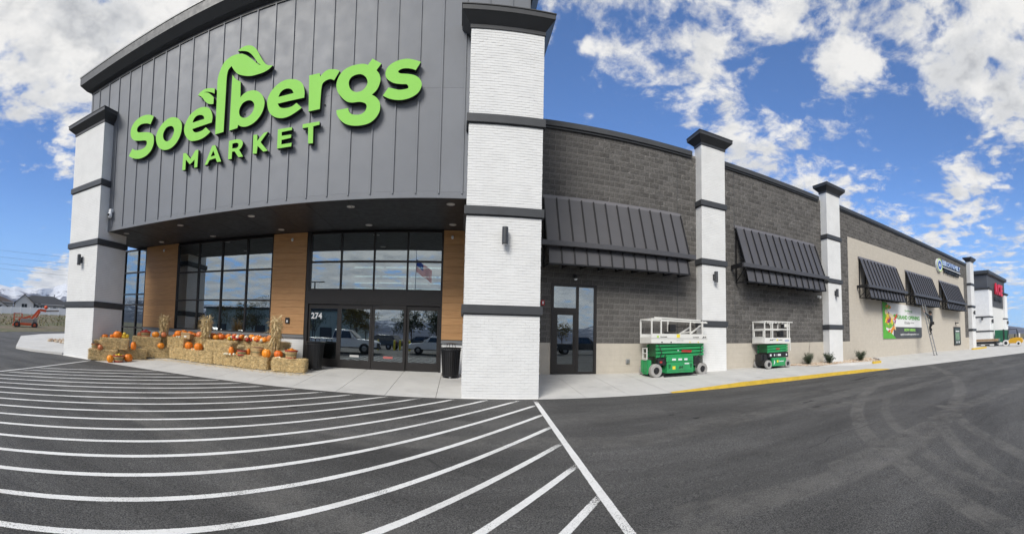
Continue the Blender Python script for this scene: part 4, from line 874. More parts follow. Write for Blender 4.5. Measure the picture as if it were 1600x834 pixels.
    ld = part(MB().box(-.05, -.02, .22, .25, .62, 1.02).box(-.05, -.02, .49, .52, .62, 1.02).box(-.05, -.02, .25, .49, .60, .625), 'ladder', M_LWHT, t)
    for z in (.64, .82, .99): part(MB().box(-.05, -.02, .25, .49, z, z + .03), 'rung', M_LWHT, ld)
    part(MB().box(-.04, -.01, .2, .24, .12, .62).box(-.04, -.01, .5, .54, .12, .62).box(-.04, -.01, .24, .5, .30, .33).box(-.04, -.01, .24, .5, .12, .16), 'step_frame', M_LGRN, t)
    part(MB().box(.36, 2.05, .2, W - .2, .06, .15), 'pothole_guard', M_MACH, t)
    for i, (a, b, c_) in enumerate((((.34, .05, .62), (.42, -.02, .86), (.36, .1, 1.14)), ((.5, .05, .62), (.56, -.03, .78), (.62, .08, .74)), ((1.92, .06, .66), (2.1, -.01, .82), (2.2, .1, 1.1)), ((2.05, .1, .5), (2.2, .0, .46), (2.28, .12, .36)))): part(MB().path([a, b, c_], .014, 6), 'hydraulic_hose', M_MACH, t)
    for x in (.42, .8, 1.62, 2.0): part(MB().box(x, x + .05, .012, .0195, 1.20, 1.235), 'deck_label', M_MACH if x < 1 else M_YDEC, t)
    for x in (.74, 1.66): part(MB().prism([(x - .05, .44), (x + .05, .44), (x + .02, .30), (x - .02, .30)], -.019, -.0155, 'y'), 'tray_latch', M_DKGRN, t)
    part(MB().tube((.5, -.02, .03), (1.9, -.06, .03), .03, 6).tube((1.0, -.05, .03), (1.75, .06, .03), .025, 6), 'ground_cable', M_MACH, t)
    return t
lift_big((6.32, 12.38, .228), R(4))
def lift_small(loc, rz):
    t = empty('scissor_lift', loc, 'small green and white scissor lift with tall white guard rails by the beige wall', 'scissor lift', 'scissor lifts', rz)
    L, W = 1.68, .76
    for x in (.24, 1.46):
        for y in (.05, W - .05): wheel(t, x, y, .185, .185, .12)
    part(MB().box(.1, 1.6, .12, W - .12, .13, .34), 'chassis', M_MACH, t, .01)
    part(MB().box(.46, 1.36, .0, .12, .10, .46), 'battery_tray', M_LGRN, t, .015); part(MB().box(.46, 1.36, W - .12, W, .10, .46), 'battery_tray', M_LGRN, t, .015)
    part(MB().lathe([(.001, 0), (.055, 0), (.055, .006), (.001, .006)], (0, 0, 0), 16), 'logo', M_YDEC, t).matrix_local = Matrix.Translation((.78, -.004, .31)) @ Matrix.Rotation(R(90), 4, 'X')
    ptext('Sunbelt', .88, 1.18, .28, .34, -.001, M_OFFW, t, .03); part(MB().prism([(.52, .16), (.60, .22), (.62, .30), (.56, .38), (.57, .29), (.55, .22)], -.004, -.0005, 'y'), 'swoosh', M_OFFW, t)
    part(MB().box(.06, .26, .10, W - .10, .2, .62).box(-.06, .06, .16, .34, .36, .62), 'steering_gear', M_MACH, t, .01)
    part(MB().box(.28, 1.56, .06, W - .06, .47, .70), 'scissor_base', M_MACH, t)
    for x0, x1, mt in ((.36, .46, M_OFFW), (.62, .68, M_OFFW), (.86, 1.06, M_OFFW), (1.40, 1.48, M_OFFW), (.74, .80, M_STEEL)): part(MB().box(x0, x1, .052, .0595, .54, .62), 'warning_label', mt, t)
    part(MB().box(.26, 1.54, .13, W - .13, .70, 1.06), 'scissor_core', M_DKGRN, t)
    for i in range(3):
        for y in (.09, W - .09): part(MB().bar((.24, y, .72 + i * .115), (1.56, y, .775 + i * .115), .045, .09), 'scissor_arm', M_LGRN, t, .005)
    part(MB().prism([(.76, .82), (.98, .81), (1.0, .87), (.78, .88)], .058, .064, 'y'), 'red_badge', M_REDD, t)
    part(MB().box(.0, L, .0, .03, 1.08, 1.33).box(.0, L, W - .03, W, 1.08, 1.33).box(L - .03, L, .032, W - .032, 1.08, 1.33).box(.0, .03, .032, W - .032, 1.08, 1.36).box(.032, L - .032, .032, W - .032, 1.08, 1.12), 'platform', M_LWHT, t, .006)
    ptext('Sunbelt', .86, 1.12, 1.22, 1.26, -.001, M_MACH, t, .03); part(MB().box(.74, .82, -.005, -.0005, 1.19, 1.27), 'logo', M_YDEC, t); ptext('SCISSOR', 1.28, 1.58, 1.17, 1.23, -.001, M_BLUE, t, .02); part(MB().box(.5, .68, -.004, -.0005, 1.24, 1.27), 'small_label', M_STEEL, t)
    T = 2.03; r = .02
    for x, y in ((.03, .03), (.03, W - .03), (.52, .03), (1.16, W - .03), (1.50, .03), (1.63, .03), (1.63, W - .03)): part(MB().box(x - r, x + r, y - r, y + r, 1.32, T), 'rail_post', M_LWHT, t)
    for z in (T, 1.70):
        for a, b in (((.0, .03, z), (1.86 if z == T else L, .03, z)), ((.0, W - .03, z), (L, W - .03, z)), ((.03, .03, z), (.03, W - .03, z)), ((1.63, .03, z), (1.63, W - .03, z))): part(MB().bar(a, b, .042, .042), 'guard_rail', M_LWHT, t)
    g = MB()
    for a, b in (((.02, .1, 1.37), (.02, .1, 1.66)), ((.02, .66, 1.37), (.02, .66, 1.66)), ((.02, .1, 1.66), (.02, .66, 1.66)), ((.02, .1, 1.36), (.02, .66, 1.36))): g.bar(a, b, .04, .04)
    part(g, 'gate', M_LWHT, t); part(MB().box(-.012, .0, .12, .64, 1.12, 1.34), 'gate_plate', M_LWHT, t); ptext('JLG', .3, .5, 1.2, 1.26, -.006, M_MACH, t, .05, .2)
    part(MB().box(1.36, 1.62, .06, .26, 1.80, 1.98), 'control_box', M_LWHT, t, .02); part(MB().box(1.28, 1.38, .08, .24, 1.76, 1.94), 'joystick_box', M_MACH, t, .02); part(MB().box(1.30, 1.56, .3, .5, 1.36, 1.64), 'document_box', M_MACH, t, .03)
    for x in (.16, .36, .66, .86, 1.1): part(MB().tube((x, .05, T - .02), (x + .02, .06, T - .14), .018, 6), 'hose_clip', M_MACH if x != .36 else M_LWHT, t)
    part(MB().bar((1.66, .02, 1.33), (1.66, .02, .75), .03, .03), 'fold_ladder', M_LWHT, t)
    return t
lift_small((11.78, 12.66, .285), R(3))

# ------------------------------------------------------------------ litter bins
def bin_(x, y, label):
    z = zap(x, y); t = empty('litter_bin', (x, y, z), label, 'bin', 'black slatted litter bins by the doors')
    part(MB().lathe([(.001, .03), (.235, .03), (.275, .86), (.26, .86), (.22, .05)], (0, 0, 0), 24), 'liner', M_BLACK, t)
    for i in range(26):
        a = 2 * math.pi * i / 26; c, s = math.cos(a), math.sin(a)
        b = MB(); b.obox(((.262 + .01) * c, (.262 + .01) * s, .45), (-s * .021, c * .021, 0), (c * .006, s * .006, 0), (c * .026, s * .026, .42)); part(b, 'slat', M_BLACK, t)
    for z_, r in ((.06, .248), (.84, .302)): part(MB().lathe([(r, -.02), (r + .014, -.02), (r + .014, .02), (r, .02), (r, -.02)], (0, 0, z_), 28), 'hoop', M_BLACK, t)
    part(MB().lathe([(.16, .885), (.30, .875), (.325, .885), (.33, .91), (.31, .925), (.17, .93), (.16, .885)], (0, 0, 0), 28), 'rim', M_BLACK, t)
    for a in (0, 1.57, 3.14, 4.71): part(MB().tube((.15 * math.cos(a + .4), .15 * math.sin(a + .4), .91), (.12 * math.cos(a + .4), .12 * math.sin(a + .4), 1.04), .008, 6), 'bonnet_post', M_BLACK, t)
    part(MB().lathe([(.001, 1.062), (.10, 1.055), (.225, 1.035), (.225, 1.028), (.001, 1.03)], (0, 0, 0), 24), 'rain_bonnet', M_BLACK, t)
    for a in (.5, 2.6, 4.7): part(MB().lathe([(.001, 0), (.03, 0), (.03, .035), (.001, .035)], (.2 * math.cos(a), .2 * math.sin(a), 0), 8), 'foot', M_OFFW, t)
bin_(-4.66, 12.85, 'black slatted litter bin left of the sliding doors, by the hay bales')
bin_(-.21, 12.72, 'black slatted litter bin right of the sliding doors, by the near white pillar')

# ------------------------------------------------------------------ autumn display: straw bales
def straw_mat():
    m = bpy.data.materials.new('straw'); m.use_nodes = True; nt = m.node_tree; b = nt.nodes['Principled BSDF']
    tc = nd(nt, 'ShaderNodeTexCoord').outputs['Object']; oi = nd(nt, 'ShaderNodeObjectInfo').outputs['Random']
    n = noise(nt, vm(nt, 'MULTIPLY', tc, (26, 40, 60)), 1.0, 5, .75)
    c = mixc(nt, mapr(nt, n, .33, .66), (.37, .24, .09), (.86, .66, .34)); k = mapr(nt, oi, 0, 1, .85, 1.12, False)
    c = nd(nt, 'ShaderNodeVectorMath', {0: c, 'Scale': k}, operation='SCALE').outputs[0]; nt.links.new(c, b.inputs['Base Color']); b.inputs['Roughness'].default_value = .85
    nt.links.new(nd(nt, 'ShaderNodeBump', {'Height': n, 'Strength': 1.0, 'Distance': .03}).outputs[0], b.inputs['Normal']); return m
M_STRAW = straw_mat(); M_STRAND = pm('straw_strand', (.74, .57, .30), .8, var=.45, vscale=9); M_TWINE = pm('twine', (.20, .12, .05), .8)
BLEN, BWID, BHGT = 1.08, .48, .415
def bale_mesh(seed):
    r = random.Random(seed); nx, ny, nz = 14, 7, 6; bm = bmesh.new(); bmesh.ops.create_cube(bm, size=1)
    bmesh.ops.subdivide_edges(bm, edges=bm.edges, cuts=9, use_grid_fill=True)
    for v in bm.verts:
        x, y, z = v.co; q = [(abs(c) * 2) for c in (x, y, z)]; cr = max(0, sorted(q)[1] - .80) * .30
        f = 1 - cr; n = (.016 * math.sin(31 * x + 17 * z + seed) + .018 * r.uniform(-1, 1))
        v.co = Vector((x * f * BLEN, y * f * BWID, z * f * BHGT + BHGT / 2)) + Vector((x, y, z)) * n * 2
        for tx in (-.22, .22):
            if abs(x - tx) < .06 and max(abs(y), abs(z)) > .48: v.co -= Vector((0, y, z)) * .035
        if v.co.z < .004: v.co.z = .002
    me = bpy.data.meshes.new('bale'); bm.to_mesh(me); bm.free(); me.materials.append(M_STRAW)
    return me
def strands_mesh(seed, n=2300):
    r = random.Random(seed * 7 + 1); mb = MB()
    for i in range(n):
        f = r.random()
        if f < .45: p = Vector((r.uniform(-.5, .5) * BLEN, -.5 * BWID, r.uniform(.0, 1) * BHGT)); nn = Vector((0, -1, 0))
        elif f < .75: p = Vector((r.uniform(-.5, .5) * BLEN, r.uniform(-.5, .5) * BWID, BHGT)); nn = Vector((0, 0, 1))
        else: s = r.choice((-1, 1)); p = Vector((s * .5 * BLEN, r.uniform(-.5, .5) * BWID, r.uniform(0, 1) * BHGT)); nn = Vector((s, 0, 0))
        d = Vector((r.uniform(-1, 1), r.uniform(-1, 1), r.uniform(-1, 1))); d = (d - nn * d.dot(nn) * .75).normalized(); L = r.uniform(.03, .12); w = r.uniform(.002, .004)
        s_ = d.cross(nn).normalized() * w; a = p - d * L / 2 + nn * .004; b = p + d * L / 2 + nn * (r.uniform(.0, .02) if r.random() < .85 else r.uniform(.02, .05))
        a.z = max(a.z, .004); b.z = max(b.z, .004)
        mb.add([a - s_, a + s_, b + s_, b - s_, (a + b) / 2 + nn * .006], [(0, 1, 4), (1, 2, 4), (2, 3, 4), (3, 0, 4)])
    return mb.mesh('strands', [M_STRAND], fixn=False)
bale_me = [bale_mesh(i) for i in range(4)]; strand_me = [strands_mesh(i) for i in range(4)]
tw = MB()
for x in (-.24, .24):
    for a, b in (((x, -.235, .0), (x, -.235, .405)), ((x, -.235, .408), (x, .235, .408)), ((x, .235, .0), (x, .235, .405))): tw.tube(a, b, .006, 5)
twine_me = tw.mesh('twine', [M_TWINE])
nbale = 0
def bale(x, y, rz, lev, label, group=None, sx=1.0):
    global nbale
    z = zap(x, y) - .005 + lev * BHGT * .985; k = nbale % 4; nbale += 1
    t = empty('hay_bale', (x, y, z), label, 'hay bale', 'hay bales of the autumn display', R(rz)); t.scale = (sx, 1, 1)
    for nm, me in (('straw_body', bale_me[k]), ('loose_straw', strand_me[k]), ('twine', twine_me)):
        o = bpy.data.objects.new(nm, me); COL.objects.link(o); o.parent = t
        if nm != 'straw_body': o['kind'] = 'stuff'
bale(-11.98, 10.25, 34, 0, 'lowest hay bale at the foot of the left white pillar')
bale(-11.42, 11.22, 52, 0, 'hay bale on the ground behind the small basket and two pumpkins')
bale(-11.80, 10.63, 40, 1, 'raised hay bale at the left end, carrying yellow gourds')
bale(-10.93, 12.10, 40, 0, 'lower hay bale at the bend of the display, under the left corn sheaf')
bale(-11.25, 11.85, 40, 1, 'upper hay bale left of the left corn sheaf, under the apple basket')
bale(-9.78, 12.42, 2, 0, 'lower hay bale below the pumpkin pair beside the cardboard box')
bale(-10.12, 12.48, 4, 1, 'short upper hay bale under the large pumpkin left of the cardboard box', sx=.72)
bale(-8.69, 12.28, -5, 0, 'lower hay bale under the middle corn sheaf')
bale(-8.0, 12.30, 1, 1, 'upper hay bale right of the middle corn sheaf')
bale(-7.60, 12.24, -2, 0, 'lower hay bale under the upright pumpkin, below the window')
bale(-6.50, 12.17, -2, 0, 'low hay bale under the big slatted basket')
bale(-5.24, 12.12, 8, 0, 'rightmost hay bale, next to the litter bin')
for i, x in enumerate((-10.6, -9.5, -8.4, -7.3, -6.25)):
    for lev in (0, 1): bale(x, 12.93 + .02 * i, 0, lev, ('upper' if lev else 'lower') + ' back-row hay bale against the white knee wall, ' + ['first', 'second', 'third', 'fourth', 'last'][i] + ' from the left')
# ------------------------------------------------------------------ pumpkins, gourds and baskets
def pk_mat(name, c, var=.16): return pm(name, c, .42, var=var, vscale=5, objvar=.16, bump=.12, bscale=25)
M_PK = [pk_mat('pumpkin_orange', (.76, .20, .012)), pk_mat('pumpkin_deep', (.60, .125, .012)), pk_mat('pumpkin_light', (.82, .27, .015)), pk_mat('pumpkin_dusky', (.58, .19, .075))]
M_STEM = pm('stem', (.10, .09, .035), .85, var=.3, vscale=20)
G_MAT = {'white': pk_mat('gourd_white', (.76, .70, .52), .08), 'yellow': pk_mat('gourd_yellow', (.75, .50, .03)), 'red': pk_mat('apple_red', (.42, .035, .02), .3), 'green': pk_mat('gourd_green', (.05, .09, .02), .4), 'orange': M_PK[2], 'brown': pk_mat('gourd_brown', (.26, .11, .04))}
def pumpkin_mesh(ribs, flat, seed):
    n, k = 40, 12; mb = MB(); v = []
    for j in range(k + 1):
        ph = math.pi * j / k
        for i in range(n):
            th = 2 * math.pi * i / n; rr = math.sin(ph) ** .82; rib = 1 - .075 * (abs(math.cos(th * ribs / 2)) ** 3) * math.sin(ph); z = -math.cos(ph)
            z -= .20 * math.exp(-(rr / .28) ** 2) * (1 if z > 0 else -.6); v.append((rr * rib * math.cos(th), rr * rib * math.sin(th), z))
    f = [(j * n + i, j * n + (i + 1) % n, (j + 1) * n + (i + 1) % n, (j + 1) * n + i) for j in range(k) for i in range(n)]
    mb.add(v, f); return mb
PKB = [pumpkin_mesh(10, 1, 1), pumpkin_mesh(13, 1, 2)]
PKM = {}
stem_b = MB(); stem_b.tube((0, 0, .70), (.03, .02, .92), .10, 7, r2=.065); stem_b.tube((.03, .02, .92), (.11, .05, 1.12), .065, 7, r2=.08)
STEM_ME = stem_b.mesh('stem', [M_STEM])
def pumpkin(x, y, zb, r, rz, mat, label, cat='pumpkin', group=None, name='pumpkin', tilt=None, stem=True):
    key = mat.name
    if key not in PKM: PKM[key] = [b.mesh('rind', [mat], smooth=True) for b in PKB]
    h = abs(int(x * 1000)) % 2; t = empty(name, (x, y, zb + rz * .93), label, cat, group)
    t.rotation_euler = (tilt[0], tilt[1], x * 7) if tilt else (R(6) * math.sin(x * 9), R(6) * math.cos(x * 5), x * 7); t.scale = (r, r, rz)
    o = bpy.data.objects.new('rind', PKM[key][h]); COL.objects.link(o); o.parent = t
    if stem: o = bpy.data.objects.new('stem', STEM_ME); COL.objects.link(o); o.parent = t
    return t
def top(x, y, lev): return zap(x, y) - .005 + BHGT * .985 * lev
O, D, Lt, Du = M_PK
for x, y, zb, r, rz, mt, lb in [
 (-11.33, 10.02, None, .125, .15, Lt, 'tall light orange pumpkin on the ground left of the small slatted basket'),
 (-10.98, 10.62, None, .16, .155, O, 'round orange pumpkin on the ground right of the small slatted basket'),
 (-11.93, 10.02, 1, .10, .11, Du, 'small dusky pumpkin beside the left bushel basket'),
 (-12.20, 10.45, 2, .13, .085, O, 'flattened orange pumpkin at the left end of the raised bale'),
 (-11.98, 10.62, 2, .085, .085, O, 'small pumpkin between the flattened one and the large one on the raised bale'),
 (-11.78, 10.74, 2, .18, .15, O, 'large orange pumpkin in the middle of the raised left bale'),
 (-11.08, 10.95, 1, .11, .16, O, 'tall orange pumpkin leaning at the right end of the raised left bale'),
 (-11.62, 11.80, 2, .11, .10, Du, 'dusky pumpkin left of the apple basket'),
 (-10.95, 12.02, 2, .155, .12, Lt, 'light orange pumpkin right of the apple basket'),
 (-11.12, 12.22, 2, .11, .11, D, 'deep orange pumpkin behind the light one by the left corn sheaf'),
 (-10.72, 12.25, 2, .11, .11, Du, 'dusky pumpkin at the foot of the left corn sheaf'),
 (-10.62, 12.00, 1, .135, .11, Lt, 'small pumpkin tucked low between hay bales under the left corn sheaf'),
 (-10.38, 12.48, 2, .06, .06, O, 'tiny pumpkin right of the left corn sheaf'),
 (-10.20, 12.55, 2, .18, .145, O, 'large round pumpkin on the short upper bale left of the cardboard box'),
 (-10.12, 12.86, 2, .13, .12, O, 'pumpkin behind the large one left of the cardboard box'),
 (-9.86, 12.92, 2, .11, .10, D, 'deep orange pumpkin behind the cardboard box, leftmost of three'),
 (-9.66, 12.86, 2, .11, .10, O, 'orange pumpkin behind the cardboard box, middle of three'),
 (-9.38, 12.86, 2, .16, .13, Du, 'broad pinkish pumpkin behind the cardboard box, left of the middle corn sheaf'),
 (-9.50, 12.34, 1, .165, .155, O, 'round pumpkin in front of the cardboard box, left of the pair'),
 (-8.96, 12.22, 1, .17, .155, O, 'round pumpkin at the foot of the middle corn sheaf, right of the pair'),
 (-8.72, 12.80, 2, .14, .125, D, 'deep orange pumpkin just right of the middle corn sheaf'),
 (-8.46, 12.62, 2, .13, .10, Lt, 'light flattened pumpkin right of the middle corn sheaf'),
 (-8.30, 12.74, 2, .14, .115, D, 'deep orange pumpkin behind the light flattened one'),
 (-8.05, 12.85, 2, .12, .12, O, 'pumpkin left of the heap of pale gourds'),
 (-7.38, 11.98, 1, .095, .15, O, 'upright narrow pumpkin below the heap of gourds'),
 (-7.16, 12.05, 1, .055, .06, O, 'tiny pumpkin right of the upright narrow pumpkin'),
 (-6.86, 12.84, 2, .14, .085, O, 'flat pumpkin at the back, behind the big slatted basket'),
 (-6.60, 12.84, 2, .11, .09, Lt, 'light pumpkin at the back, left of the right corn sheaf'),
 (-6.36, 12.86, 2, .12, .135, O, 'round pumpkin at the back beside the right corn sheaf'),
 (-6.80, 12.12, 1, .085, .135, O, 'narrow pumpkin left of the big slatted basket'),
 (-6.04, 12.00, 1, .155, .15, Lt, 'bright round pumpkin between the big slatted basket and the right corn sheaf'),
 (-5.64, 12.08, 1, .15, .135, D, 'deep orange pumpkin at the right foot of the right corn sheaf')]:
    pumpkin(x, y, top(x, y, zb or 0), r, rz, mt, lb, group='pumpkins of the autumn display')
gr = random.Random(8)
for i in range(13):
    x = -10.3 + i * .335 + gr.uniform(-.08, .08); r_ = gr.uniform(.09, .16)
    if -9.05 < x < -8.65: continue
    pumpkin(x, 13.08 + gr.uniform(-.04, .04), top(x, 13.05, 2), r_, r_ * gr.uniform(.7, .95), gr.choice(M_PK), 'orange pumpkin in the crowded back row against the white knee wall', group='pumpkins against the knee wall')
def gourds(n, cx, cy, lev, sx, sy, cols, label, group, r0=.035, r1=.06, heap=.0):
    for i in range(n):
        x, y = cx + gr.uniform(-sx, sx), cy + gr.uniform(-sy, sy); r = gr.uniform(r0, r1); c = gr.choice(cols); e = max(0, 1 - abs(x - cx) / max(sx, .01)) * heap
        pumpkin(x, y, top(x, y, lev) + (gr.random() * e), r, r * gr.uniform(.75, 1.1), G_MAT[c], label.replace('mixed', c), 'gourd', group, 'gourd', (gr.uniform(-.6, .6), gr.uniform(-.6, .6)), stem=gr.random() < .5)
gourds(9, -11.52, 10.88, 2, .13, .08, ['yellow'], 'small yellow gourd heaped at the right end of the raised left bale', 'yellow gourds', .05, .075, .14)
gourds(26, -7.45, 12.72, 2, .52, .14, ['white', 'yellow', 'red', 'orange', 'brown', 'white', 'green'], 'small mixed gourd heaped on the upper bales below the window', 'mixed gourds', .04, .08, .12)
gourds(14, -10.0, 12.90, 2, .75, .10, ['orange', 'orange', 'brown', 'yellow'], 'small mixed gourd among the back-row pumpkins left of the middle corn sheaf', 'gourds left of the middle sheaf', .05, .09)
gourds(12, -6.75, 12.82, 2, .5, .10, ['orange', 'orange', 'red', 'white'], 'small mixed gourd among the back-row pumpkins left of the right corn sheaf', 'gourds left of the right sheaf', .05, .09)
gourds(5, -9.22, 12.22, 1, .10, .06, ['white', 'white', 'orange'], 'small pale gourd lying between the pumpkin pair', 'pale gourds between the pumpkins', .035, .05)
gourds(5, -7.40, 11.90, 1, .22, .02, ['white'], 'small white gourd lying before the upright narrow pumpkin', 'white gourds', .035, .045)
gourds(5, -5.60, 11.95, 1, .18, .03, ['white'], 'small white gourd before the deep orange pumpkin by the right corn sheaf', 'white gourds near the bin', .03, .042)
gourds(3, -10.05, 12.28, 2, .12, .04, ['white'], 'small white gourd at the edge of the short upper bale', 'white gourds on the short bale', .04, .05)
M_SLAT = pm('basket_slat', (.52, .36, .17), .7, var=.25, vscale=12, objvar=.1); M_HOOPR = pm('basket_red_band', (.36, .05, .035), .6, var=.15); M_HOOPG = pm('basket_wire', (.10, .13, .06), .5)
def basket(x, y, zb, r, h, label, band=None, fill=None, nfill=9, handles=False):
    t = empty('bushel_basket', (x, y, zb), label, 'basket', 'bushel baskets'); band = band or M_SLAT; n = 22
    for i in range(n):
        a0, a1 = 2 * math.pi * (i + .06) / n, 2 * math.pi * (i + .94) / n; v = []
        for rr, z in ((r * .80, .01), (r, h)):
            for a in (a0, a1): v += [(rr * math.cos(a), rr * math.sin(a), z), ((rr - .008) * math.cos(a), (rr - .008) * math.sin(a), z)]
        part_ = MB(); part_.add(v, [(0, 2, 6, 4), (1, 5, 7, 3), (0, 4, 5, 1), (2, 3, 7, 6), (4, 6, 7, 5), (0, 1, 3, 2)]); part(part_, 'slat', M_SLAT, t)
    for f, mt in ((.04, band), (.52, M_HOOPG), (.95, band)):
        rr = r * (.80 + .20 * f) + .001; hh = .022 if mt is not M_HOOPG else .010
        part(MB().lathe([(rr, -hh), (rr + .008, -hh), (rr + .009, hh), (rr, hh), (rr, -hh)], (0, 0, h * f + hh * (.9 if f < .1 else 0)), 26), 'hoop', mt, t)
    part(MB().lathe([(.001, .012), (r * .79, .012)], (0, 0, 0), 20), 'bottom', M_SLAT, t); part(MB().lathe([(.001, h * .80), (r * .93, h * .80)], (0, 0, 0), 20), 'lining', pm('basket_lining', (.12, .08, .04), .9), t)
    if fill:
        cols, lb, gp = fill
        for i in range(nfill):
            a = i * 2.4; q = r * .70 * math.sqrt((i + .3) / nfill); rr = r * .22; c = cols[i % len(cols)]
            pumpkin(x + q * math.cos(a), y + q * math.sin(a), zb + h * .82 + max(0, .5 - q / r) * .12, rr, rr * .9, G_MAT[c], lb, 'gourd' if 'gourd' in lb else 'apple', gp, 'gourd' if 'gourd' in lb else 'apple', (gr.uniform(-.5, .5), gr.uniform(-.5, .5)))
    return t
basket(-11.18, 10.30, zap(-11.18, 10.30), .20, .25, 'small slatted basket of yellow gourds standing on the ground between two pumpkins', M_HOOPR, (['yellow'], 'small yellow gourd in the basket on the ground', 'gourds in the ground basket'), 6)
basket(-12.22, 10.05, top(-12.2, 10.05, 1), .19, .22, 'bushel basket of dried corn husks against the left white pillar', pm('basket_brown', (.30, .13, .05), .6))
basket(-11.40, 11.92, top(-11.4, 11.92, 2), .21, .21, 'bushel basket heaped with red apples on the upper left bale', M_HOOPR, (['red'], 'red apple in the basket on the upper left bale', 'apples in the upper basket'), 14)
basket(-6.98, 12.02, top(-6.98, 12.02, 1), .17, .17, 'shallow basket with a red band, full of pale husks', M_HOOPR)
basket(-6.42, 12.10, top(-6.42, 12.10, 1), .20, .28, 'big slatted basket with a woven lid left of the right corn sheaf')
basket(-5.20, 12.10, top(-5.2, 12.10, 1), .205, .28, 'slatted basket with red bands full of orange fruit at the right end', M_HOOPR, (['orange'], 'small orange fruit in the rightmost basket', 'fruit in the rightmost basket'), 12)
li = empty('basket_lid', (-6.42, 12.10, top(-6.42, 12.1, 1) + .285), 'brown woven lid lying on the big slatted basket', 'lid'); part(MB().lathe([(.001, .045), (.10, .04), (.20, .012), (.215, 0), (.001, 0)], (0, 0, 0), 22), 'disc', pm('woven_brown', (.22, .12, .06), .8, var=.4, vscale=30, bump=.6, bscale=60), li); part(MB().bar((-.06, 0, .05), (.06, 0, .05), .02, .03), 'knob', M_SLAT, li)
bx = empty('cardboard_box', (-9.80, 12.60, top(-9.8, 12.6, 1.9)), 'tan cardboard box among the pumpkins left of the middle corn sheaf', 'box'); M_CARD = pm('cardboard', (.42, .29, .15), .85, var=.08)
part(MB().box(-.22, .22, -.14, .14, 0, .20), 'carton', M_CARD, bx, .004); part(MB().prism([(-.22, .20), (.22, .20), (.24, .25), (-.20, .25)], -.16, -.15, 'y'), 'flap', M_CARD, bx); part(MB().box(-.06, .06, -.1415, -.1405, .07, .12), 'sticker', M_OFFW, bx)
M_HUSK = pm('corn_husk', (.66, .52, .29), .85, var=.35, vscale=7); M_HUSK2 = pm('corn_stalk', (.58, .44, .21), .85, var=.35, vscale=7)
def sheaf(x, y, zb, h, w, label, seed, n=330):
    r = random.Random(seed); t = empty('corn_sheaf', (x, y, zb), label, 'corn sheaf', 'corn stalk sheaves'); mb = MB(); lf = MB()
    for i in range(44):
        a = r.uniform(0, 6.28); q = w * .32 * math.sqrt(r.random()); s = r.uniform(1.0, 1.9); mb.tube((q * math.cos(a), q * math.sin(a), 0), (q * s * math.cos(a) + r.uniform(-.02, .02), q * s * math.sin(a), h * r.uniform(.55, .98)), .010, 5, r2=.006)
    for i in range(n):
        a = r.uniform(0, 6.28); z0 = h * r.uniform(.03, 1.0) ** .9; spread = .5 + 1.1 * abs(z0 / h - .38) * (1 if z0 < .8 * h else .7); q = w * .34 * spread * r.uniform(.5, 1.1); L = r.uniform(.10, .26) * h; dr = r.uniform(.15, .8) * (1.3 if z0 > .55 * h else .6); up = r.uniform(.3, 1) if r.random() < .7 else -r.uniform(.2, .8)
        p0 = Vector((q * math.cos(a), q * math.sin(a), z0)); d = Vector((math.cos(a + r.uniform(-.9, .9)) * dr, math.sin(a + r.uniform(-.9, .9)) * dr, up)).normalized(); p1 = p0 + d * L * .55; p2 = p1 + (d + Vector((d.x, d.y, -r.uniform(.4, 1.6)))).normalized() * L * .5
        s_ = Vector((-math.sin(a), math.cos(a), r.uniform(-.4, .4))).normalized() * r.uniform(.008, .02); p2.z = max(p2.z, .01)
        lf.add([p0 - s_ * .5, p0 + s_ * .5, p1 + s_, p1 - s_, p2], [(0, 1, 2, 3), (3, 2, 4)])
    for i in range(150):
        a = r.uniform(0, 6.28); q = w * .42 * math.sqrt(r.random()); p0 = Vector((q * math.cos(a) * .8, q * math.sin(a) * .8, h * r.uniform(.6, .95))); d = Vector((math.cos(a) * r.uniform(0, .8), math.sin(a) * r.uniform(0, .8), 1)).normalized()
        p1 = p0 + d * h * r.uniform(.06, .22); s_ = d.orthogonal().normalized() * .004; lf.add([p0 - s_, p0 + s_, p1 + s_ * .3, p1 - s_ * .3], [(0, 1, 2, 3)])
    part(mb, 'stalks', M_HUSK2, t)['kind'] = 'stuff'; o = lf.build('leaves', [M_HUSK], t, world=False, fixn=False); o['kind'] = 'stuff'
    part(MB().lathe([(w * .37, -.02), (w * .385, 0), (w * .37, .02)], (0, 0, h * .40), 14), 'tie', M_TWINE, t)
sheaf(-10.88, 12.42, top(-10.88, 12.42, 1), 1.22, .42, 'left corn sheaf standing before the left wooden cladding', 1)
sheaf(-8.84, 12.48, top(-8.84, 12.48, 1), 1.22, .50, 'middle corn sheaf standing before the twelve-pane window', 2)
sheaf(-5.90, 12.36, zap(-5.9, 12.36) + .02, 1.66, .42, 'right corn sheaf standing before the middle wooden cladding', 3)
def husks(x, y, zb, w, h, label, seed, mat=M_HUSK):
    r = random.Random(seed); t = empty('husk_bunch', (x, y, zb), label, 'corn husks', 'bunches of husks'); lf = MB()
    for i in range(46):
        a = r.uniform(0, 6.28); d = Vector((math.cos(a) * r.uniform(.2, 1), math.sin(a) * r.uniform(.2, 1), r.uniform(.6, 1.3))).normalized(); L = r.uniform(.5, 1) * h; s_ = d.orthogonal().normalized() * r.uniform(.012, .03); p1 = d * L * .6; p2 = d * L + Vector((d.x, d.y, -.3)) * L * .25
        lf.add([-s_ * .4, s_ * .4, p1 + s_, p1 - s_, p2], [(0, 1, 2, 3), (3, 2, 4)])
    o = lf.build('leaves', [mat], t, world=False, fixn=False); o['kind'] = 'stuff'; part(MB().tube((0, 0, -.03), (0, 0, .05), .03, 8), 'tie', M_TWINE, t)
